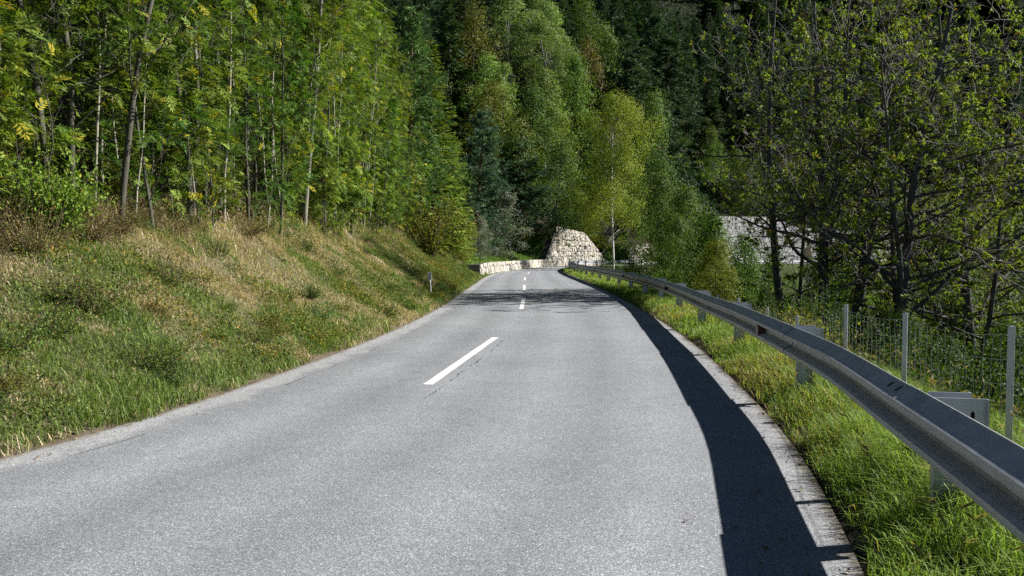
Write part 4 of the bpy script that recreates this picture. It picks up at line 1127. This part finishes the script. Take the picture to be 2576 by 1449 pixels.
# shrubs and small trees above the far walls and along their foot
for i in range(80):
    s = random.uniform(S19 - 4, S95 + 30); e = random.uniform(4.5, 30)
    if s < S28 + 2 and e < 7: continue
    x, y = Lpt(s, e)
    plant(random.choice([BROAD_D, BUSH_TREE, BROAD_G]), x, y, random.uniform(5, 10), 'leafy tree at the forest edge above the far stone walls', 'trees above the far stone walls')
for i in range(30):
    s = random.uniform(S58 + 18, S105); e = random.uniform(9, 22)
    x, y = Lpt(s, e)
    plant(random.choice([BROAD_D, SPRUCE_L, BROAD_G]), x, y, random.uniform(7, 13), 'forest edge tree behind the blue pines', 'forest edge trees behind the blue pines')
for i in range(60):
    t = random.random(); y = 42 + 78 * t; x = np.interp(y, Gd[:, 1][:330], Gd[:, 0][:330]) + random.uniform(7, 55)
    if dist_to(Rp, np.array([x]), np.array([y]))[0][0] < 6: continue
    plant(random.choice([BUSH_TREE, BUSH_Y]), x, y, random.uniform(3, 5.5), 'low bushy tree filling the ravine inside the bend', 'bushy trees in the ravine')

for i in range(40):
    d = random.uniform(2, 34); x = np.interp(d, Gd[:, 1][:200], Gd[:, 0][:200]) + random.uniform(6.5, 20)
    zb = float(zt(x, d)[0]); top = random.uniform(-1.2, -.1)
    plant(BUSH_TREE, x, d, max(1.2, top - zb), 'dense bushy tree low on the valley side beyond the fence', 'bushy trees low on the valley side')
# ------------------------------------------------------------------ grass and weeds (uncountable cover)
def blades(mb, x, y, z, h, w, lean, col):
    n = len(x); a = rng.uniform(0, 6.283, n)
    d = np.stack([np.cos(a), np.sin(a), np.zeros(n)], 1); sd = np.stack([-np.sin(a), np.cos(a), np.zeros(n)], 1)
    b = np.stack([x, y, z], 1); up = np.array([0, 0, 1.0])
    l = (lean * rng.uniform(.3, 1.3, n))[:, None]; h = h[:, None]; w = w[:, None]
    m = b + up * h * .6 + d * l * h * .35; t = b + up * h * (1 - .35 * l) + d * l * h
    v = np.stack([b - sd * w / 2, b + sd * w / 2, m + sd * w * .38, m - sd * w * .38, t], 1).reshape(-1, 3)
    q = np.arange(n)[:, None] * 5
    c = np.repeat(col, 5, 0)
    k = mb.n
    mb.add(v, q + [0, 1, 2, 3], c); mb.n = mb.n
    mb.f.append(q + [3, 2, 4] + k); mb.m.append(np.zeros(n, np.int32))
def left_samples(n, y0, y1, e0, e1, power=1.0):
    sa, sb = s_at((np.interp(y0, Ld[:, 1], Ld[:, 0]), y0)), s_at((np.interp(y1, Ld[:, 1], Ld[:, 0]), y1))
    s = rng.uniform(sa, sb, n); e = e0 + (e1 - e0) * rng.random(n) ** power
    x = np.interp(s, SL, Lp[:, 0]); y = np.interp(s, SL, Lp[:, 1])
    dx = np.interp(s + .6, SL, Lp[:, 0]) - np.interp(s - .6, SL, Lp[:, 0]); dy = np.interp(s + .6, SL, Lp[:, 1]) - np.interp(s - .6, SL, Lp[:, 1])
    l = np.hypot(dx, dy); return x - dy / l * e, y + dx / l * e, e
STRAW1, STRAW2 = np.array([.36, .275, .165]), np.array([.58, .47, .31])
GR1, GR2 = np.array([.09, .14, .028]), np.array([.22, .285, .065])
def mixc(n, a, b): t = rng.random((n, 1)); return a * (1 - t) + b * t
def bank_cols(x, y, e):
    n = len(x)
    p = fbm(x * .8 + 5, y * .8, 31); p2 = fbm(x * 2.2, y * 2.2, 33)
    far = np.clip((y - 34) / 14, 0, 1)
    dry = .23 + np.clip((e - .5) / 2.2, 0, 1) * .42 + (p - .5) * 4.5 + (p2 - .5) * 3.2 - far * .3
    isdry = rng.random(n) < np.clip(dry, .06, .93)
    c = np.where(isdry[:, None], mixc(n, STRAW1, STRAW2), mixc(n, GR1, GR2))
    c *= (1 + .2 * rng.normal(size=(n, 1)))
    return np.clip(c, .01, .7), isdry
gb = MB()
for n, y0, y1, hs in ((85000, 3, 14, .8), (80000, 13.5, 30, 1.0), (75000, 29, 62, 1.15)):
    x, y, e = left_samples(n, y0, y1, -.14, 5.2)
    c, dry = bank_cols(x, y, e)
    edge = np.clip(1 - e / .8, 0, 1)
    hum = fbm(x * 1.4, y * 1.4, 41)
    h = hs * rng.uniform(.06, .2, n) * (.35 + 1.25 * hum) * np.where(dry, .8, 1.1) * (1 + edge * .7) * np.where(e > 3.2, 1.5, 1)
    rag = .36 * (fbm(x * 1.5, y * 1.5, 47) - .5) + .2 * (fbm(x * 5, y * 5, 48) - .5)
    keep = rng.random(n) < np.clip((e + rag) / .22, 0, 1)
    keep &= ~((fbm(x * 1.1, y * 1.1, 51) > .66) & (rng.random(n) < .8) & (e > 1))
    keep &= ~((scar_dist(x, y) < .22) & (rng.random(n) < .9))
    blades(gb, x[keep], y[keep], np.maximum(zt(x, y), np.where(e < .12, .004, -9))[keep] - .01, h[keep], (rng.uniform(.005, .010, n) * (1 + y / 28))[keep], np.where(dry, 1.5, 1.0)[keep], c[keep])
# lawn on top of the low wall and the grass past the tall wall
for a, b_, e0, e1, n in ((S58, S105 + 4, 1.4, 7.5, 26000), (S123, S19, .4, 5, 9000)):
    s = rng.uniform(a, b_, n); e = rng.uniform(e0, e1, n)
    x = np.interp(s, SL, Lp[:, 0]); y = np.interp(s, SL, Lp[:, 1]); dx = np.interp(s + .6, SL, Lp[:, 0]) - np.interp(s - .6, SL, Lp[:, 0]); dy = np.interp(s + .6, SL, Lp[:, 1]) - np.interp(s - .6, SL, Lp[:, 1]); l = np.hypot(dx, dy)
    x, y = x - dy / l * e, y + dx / l * e
    blades(gb, x, y, zt(x, y) - .02, rng.uniform(.12, .4, n), rng.uniform(.02, .045, n), np.full(n, .7), np.clip(mixc(n, np.array([.07, .14, .018]), np.array([.15, .22, .03])) * (1 + .2 * rng.normal(size=(n, 1))), .01, .6))
tag(gb.build('bank_grass', M['blade'], None), 'short mixed dry and green grass covering the left bank', 'grass', None, 'stuff')
# tall dry stalks on the crest
db = MB(); n = 15000
x, y, e = left_samples(n, 6, 56, 2.6, 6.2); kk = fbm(x * 1.2, y * 1.2, 61) > .40
x, y, e = x[kk], y[kk], e[kk]; n = len(x)
blades(db, x, y, zt(x, y) - .02, rng.uniform(.18, .6, n) * np.clip(.5 + (e - 2.6) / 2, .45, 1.1), rng.uniform(.006, .012, n) * (1 + y / 40), np.full(n, .9), np.clip(mixc(n, STRAW1, STRAW2) * (1 + .25 * rng.normal(size=(n, 1))), .03, .7))
tag(db.build('dry_grass', M['blade'], None), 'tall straw coloured dry grass along the crest of the bank', 'grass', None, 'stuff')
# broad leaved weeds
wb = MB()
x, y, e = left_samples(60000, 3.5, 50, .25, 4.8, 1.3)
k = (fbm(x * 1.1, y * 1.1, 71) + rng.normal(0, .05, len(x)) - e * .03) > .47
x, y, e = x[k], y[k], e[k]; rep = 3; x = np.repeat(x, rep) + rng.normal(0, .06, len(x) * rep); y = np.repeat(y, rep) + rng.normal(0, .06, len(y) * rep); n = len(x)
z = zt(x, y) + rng.uniform(.0, .30, n) * (.4 + fbm(x * 1.6, y * 1.6, 73))
dd = norm(rand_unit(n) + np.array([.2, 0, .1])); sz = rng.uniform(.018, .05, n) * (1 + y / 45)
cw = jitcol(n, (.065, .11, .026), (.17, .21, .05), .2, (.24, .2, .06), .12)
pat = fbm(x * .7, y * .7, 77) > .56
cw[pat & (rng.random(n) < .5)] *= np.array([1.7, 1.15, .8])
leaf_quads(wb, np.stack([x, y, z], 1), dd, perp(dd), sz, sz * .5, cw)
tag(wb.build('weeds', M['leaf'], None), 'leafy weeds spread across the lower bank beside the road', 'weeds', None, 'stuff')
# rank green grass of the right verge
vb = MB()
RS = np.concatenate([[0], np.cumsum(np.linalg.norm(np.diff(Rp, axis=0), axis=1))])
def right_samples(n, y0, y1, e0, e1):
    sa = float(dist_to(Rp, np.array([np.interp(y0, Rp[:, 1], Rp[:, 0])]), np.array([y0]))[2][0]); sb = float(dist_to(Rp, np.array([np.interp(y1, Rp[:120, 1], Rp[:120, 0])]), np.array([y1]))[2][0])
    s = rng.uniform(sa, sb, n); e = rng.uniform(e0, e1, n)
    x = np.interp(s, RS, Rp[:, 0]); y = np.interp(s, RS, Rp[:, 1]); dx = np.interp(s + .6, RS, Rp[:, 0]) - np.interp(s - .6, RS, Rp[:, 0]); dy = np.interp(s + .6, RS, Rp[:, 1]) - np.interp(s - .6, RS, Rp[:, 1]); l = np.hypot(dx, dy)
    return x + dy / l * e, y - dx / l * e, e
VG1, VG2 = np.array([.125, .205, .025]), np.array([.32, .41, .075])
for n, y0, y1, hs, wd in ((52000, 1.5, 7, 1.3, .006), (42000, 7, 16, 1.1, .008), (30000, 16, 40, .95, .014), (16000, 40, 86, 1.0, .028)):
    x, y, e = right_samples(n, y0, y1, -.16, 2.4)
    hum = fbm(x * 1.8, y * 1.8, 81)
    rag = .34 * (fbm(x * 1.6 + 3, y * 1.6, 87) - .5) + .2 * (fbm(x * 5, y * 5, 88) - .5)
    keep = (rng.random(n) < np.clip((e + rag - .02) / .16, 0, 1)) & (hum + rng.normal(0, .06, n) > .25)
    dryp = np.clip((fbm(x * .45, y * .45, 83) - .47) * 5, .04, .55) * np.where((y > 9) & (y < 26), 1.0, .45)
    c = np.where((rng.random(n) < dryp)[:, None], mixc(n, np.array([.30, .24, .06]), np.array([.42, .33, .12])), mixc(n, VG1, VG2))
    h = hs * rng.uniform(.06, .27, n) * (.45 + 1.0 * hum) * np.clip(.5 + e, .5, 1.1)
    kx = keep
    blades(vb, x[kx], y[kx], np.maximum(zt(x, y), np.where(e < .15, .004, -9))[kx] - .01, h[kx], (wd * rng.uniform(.6, 1.4, n))[kx], np.full(kx.sum(), .95), np.clip(c * (1 + .18 * rng.normal(size=(n, 1))), .01, .7)[kx])
tag(vb.build('verge_grass', M['blade'], None), 'long bright green grass on the verge under the guardrail', 'grass', None, 'stuff')
# leaf litter and low cover of the forest floor
lb_ = MB(); n = 40000
x, y, e = left_samples(n, 5, 58, 4.0, 13, 1.3)
dd = norm(rand_unit(n) + np.array([0, 0, .3])); sz = rng.uniform(.06, .16, n)
leaf_quads(lb_, np.stack([x, y, zt(x, y) + rng.uniform(0, .35, n)], 1), dd, perp(dd), sz, sz * .55, jitcol(n, (.03, .05, .012), (.07, .10, .022), .2, (.2, .14, .08), .4))
tag(lb_.build('undergrowth', M['leaf'], None), 'low leafy cover on the shady floor under the ash trees', 'undergrowth', None, 'stuff')
vb2 = MB(); n = 60000
x, y, e = right_samples(n, 4, 95, 2.2, 16)
dd = norm(rand_unit(n) + np.array([0, 0, .3])); sz = rng.uniform(.05, .12, n)
leaf_quads(vb2, np.stack([x, y, zt(x, y) + rng.uniform(0, .5, n)], 1), dd, perp(dd), sz, sz * .5, jitcol(n, (.03, .055, .012), (.075, .11, .022), .2, (.16, .14, .03), .1))
tag(vb2.build('slope_weeds', M['leaf_far'], None), 'low weeds and brambles on the slope below the wire fence', 'weeds', None, 'stuff')

hb = MB(); n = 150000
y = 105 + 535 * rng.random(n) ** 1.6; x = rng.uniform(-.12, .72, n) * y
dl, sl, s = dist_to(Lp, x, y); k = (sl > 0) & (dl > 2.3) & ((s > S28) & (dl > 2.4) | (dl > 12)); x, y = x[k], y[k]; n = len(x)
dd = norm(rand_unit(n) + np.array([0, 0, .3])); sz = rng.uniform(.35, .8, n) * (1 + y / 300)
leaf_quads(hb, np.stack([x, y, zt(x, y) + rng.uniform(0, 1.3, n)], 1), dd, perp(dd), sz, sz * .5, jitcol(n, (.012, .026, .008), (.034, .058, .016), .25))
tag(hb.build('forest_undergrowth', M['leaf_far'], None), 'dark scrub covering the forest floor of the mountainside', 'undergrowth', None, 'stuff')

fl = MB(); n = 220
for P_, sgn in ((Lm, 1), (Rm, -1)):
    tt = tangents(P_); k = rng.integers(20, 110, n); e = rng.exponential(.14, n) + .02
    nn = np.stack([tt[k, 1], -tt[k, 0]], 1) * sgn
    p = P_[k] + nn * e[:, None] + tt[k] * rng.uniform(-.4, .4, (n, 1))
    d = norm(np.c_[rng.normal(size=(n, 2)), rng.uniform(0, .3, n)])
    sd = norm(np.cross(d, np.array([0, 0, 1.0]) + rng.normal(0, .2, (n, 3))))
    leaf_quads(fl, np.c_[p, np.full(n, .012)], d, sd, rng.uniform(.02, .07, n), rng.uniform(.012, .035, n), jitcol(n, (.16, .09, .035), (.34, .25, .12), .3), .15)
tag(fl.build('fallen_leaves', M['leaf'], None), 'dry leaves and chips lying along both road edges', 'fallen leaves', None, 'stuff')
# seed-headed stalks standing out of the verge
n = 700; x, y, e = right_samples(n, 2.5, 20, .15, 2.2); z = zt(x, y); sh = MB(); h = rng.uniform(.28, .52, n); a = rng.uniform(0, 6.28, n)
for i in range(n):
    tp = np.array([x[i] + math.cos(a[i]) * h[i] * .3, y[i] + math.sin(a[i]) * h[i] * .3, z[i] + h[i]])
    tube(sh, [(x[i], y[i], z[i]), (x[i] * .7 + tp[0] * .3, y[i] * .7 + tp[1] * .3, z[i] + h[i] * .6), tp], (.002, .0016, .0012), 3, (.24, .26, .07))
    d = norm(np.array([math.cos(a[i]), math.sin(a[i]), .6]))[None]
    for q in range(3): leaf_quads(sh, tp[None] - d * .01 * q, d, perp(d), .07, .014, np.array([[.36, .31, .12]]))
tag(sh.build('grass_stalks', M['blade'], None), 'thin seed headed grass stalks on the verge under the rail', 'grass', None, 'stuff')
# ------------------------------------------------------------------ daylight
SUN_EL, SUN_AZ = 34.0, 12.0     # azimuth: degrees ahead of the viewer's right
a, e = R(SUN_AZ), R(SUN_EL)
sun_dir = np.array([math.cos(a) * math.cos(e), math.sin(a) * math.cos(e), math.sin(e)])
w = bpy.data.worlds.new('World'); scene.world = w; w.use_nodes = True
nt = w.node_tree; nt.nodes.clear()
sky = nt.nodes.new('ShaderNodeTexSky'); sky.sky_type = 'NISHITA'; sky.sun_disc = False
sky.sun_elevation = e; sky.sun_rotation = R(90 - SUN_AZ); sky.altitude = 1500; sky.air_density = .42; sky.dust_density = .1; sky.ozone_density = 1.5
bg = nt.nodes.new('ShaderNodeBackground'); bg.inputs['Strength'].default_value = .05
wo = nt.nodes.new('ShaderNodeOutputWorld'); nt.links.new(sky.outputs[0], bg.inputs[0]); nt.links.new(bg.outputs[0], wo.inputs[0])
sl_ = bpy.data.lights.new('sun', 'SUN'); sl_.energy = 5.0; sl_.angle = R(.53); sl_.color = (1, .975, .93)
so = bpy.data.objects.new('sun', sl_); COL.objects.link(so)
from mathutils import Vector
so.rotation_euler = Vector(sun_dir).to_track_quat('Z', 'Y').to_euler(); so.location = (60, 10, 60)
cam = bpy.data.cameras.new('camera'); cam.sensor_width = 36; cam.lens = 36 * FPX / 2576; cam.clip_end = 3000; cam.clip_start = .05
co_ = bpy.data.objects.new('camera', cam); COL.objects.link(co_)
co_.location = (0, 0, CAM_H); co_.rotation_euler = (R(90) - PITCH, 0, 0); scene.camera = co_
scene.view_settings.view_transform = 'Standard'; scene.view_settings.look = 'None'
scene.view_settings.exposure = 1.12; scene.view_settings.gamma = 1
cy = scene.cycles
cy.max_bounces = 6; cy.diffuse_bounces = 2; cy.glossy_bounces = 2; cy.transmission_bounces = 3; cy.transparent_max_bounces = 4
cy.use_denoising = False
cy.caustics_reflective = False; cy.caustics_refractive = False
cy.sample_clamp_indirect = 4.0
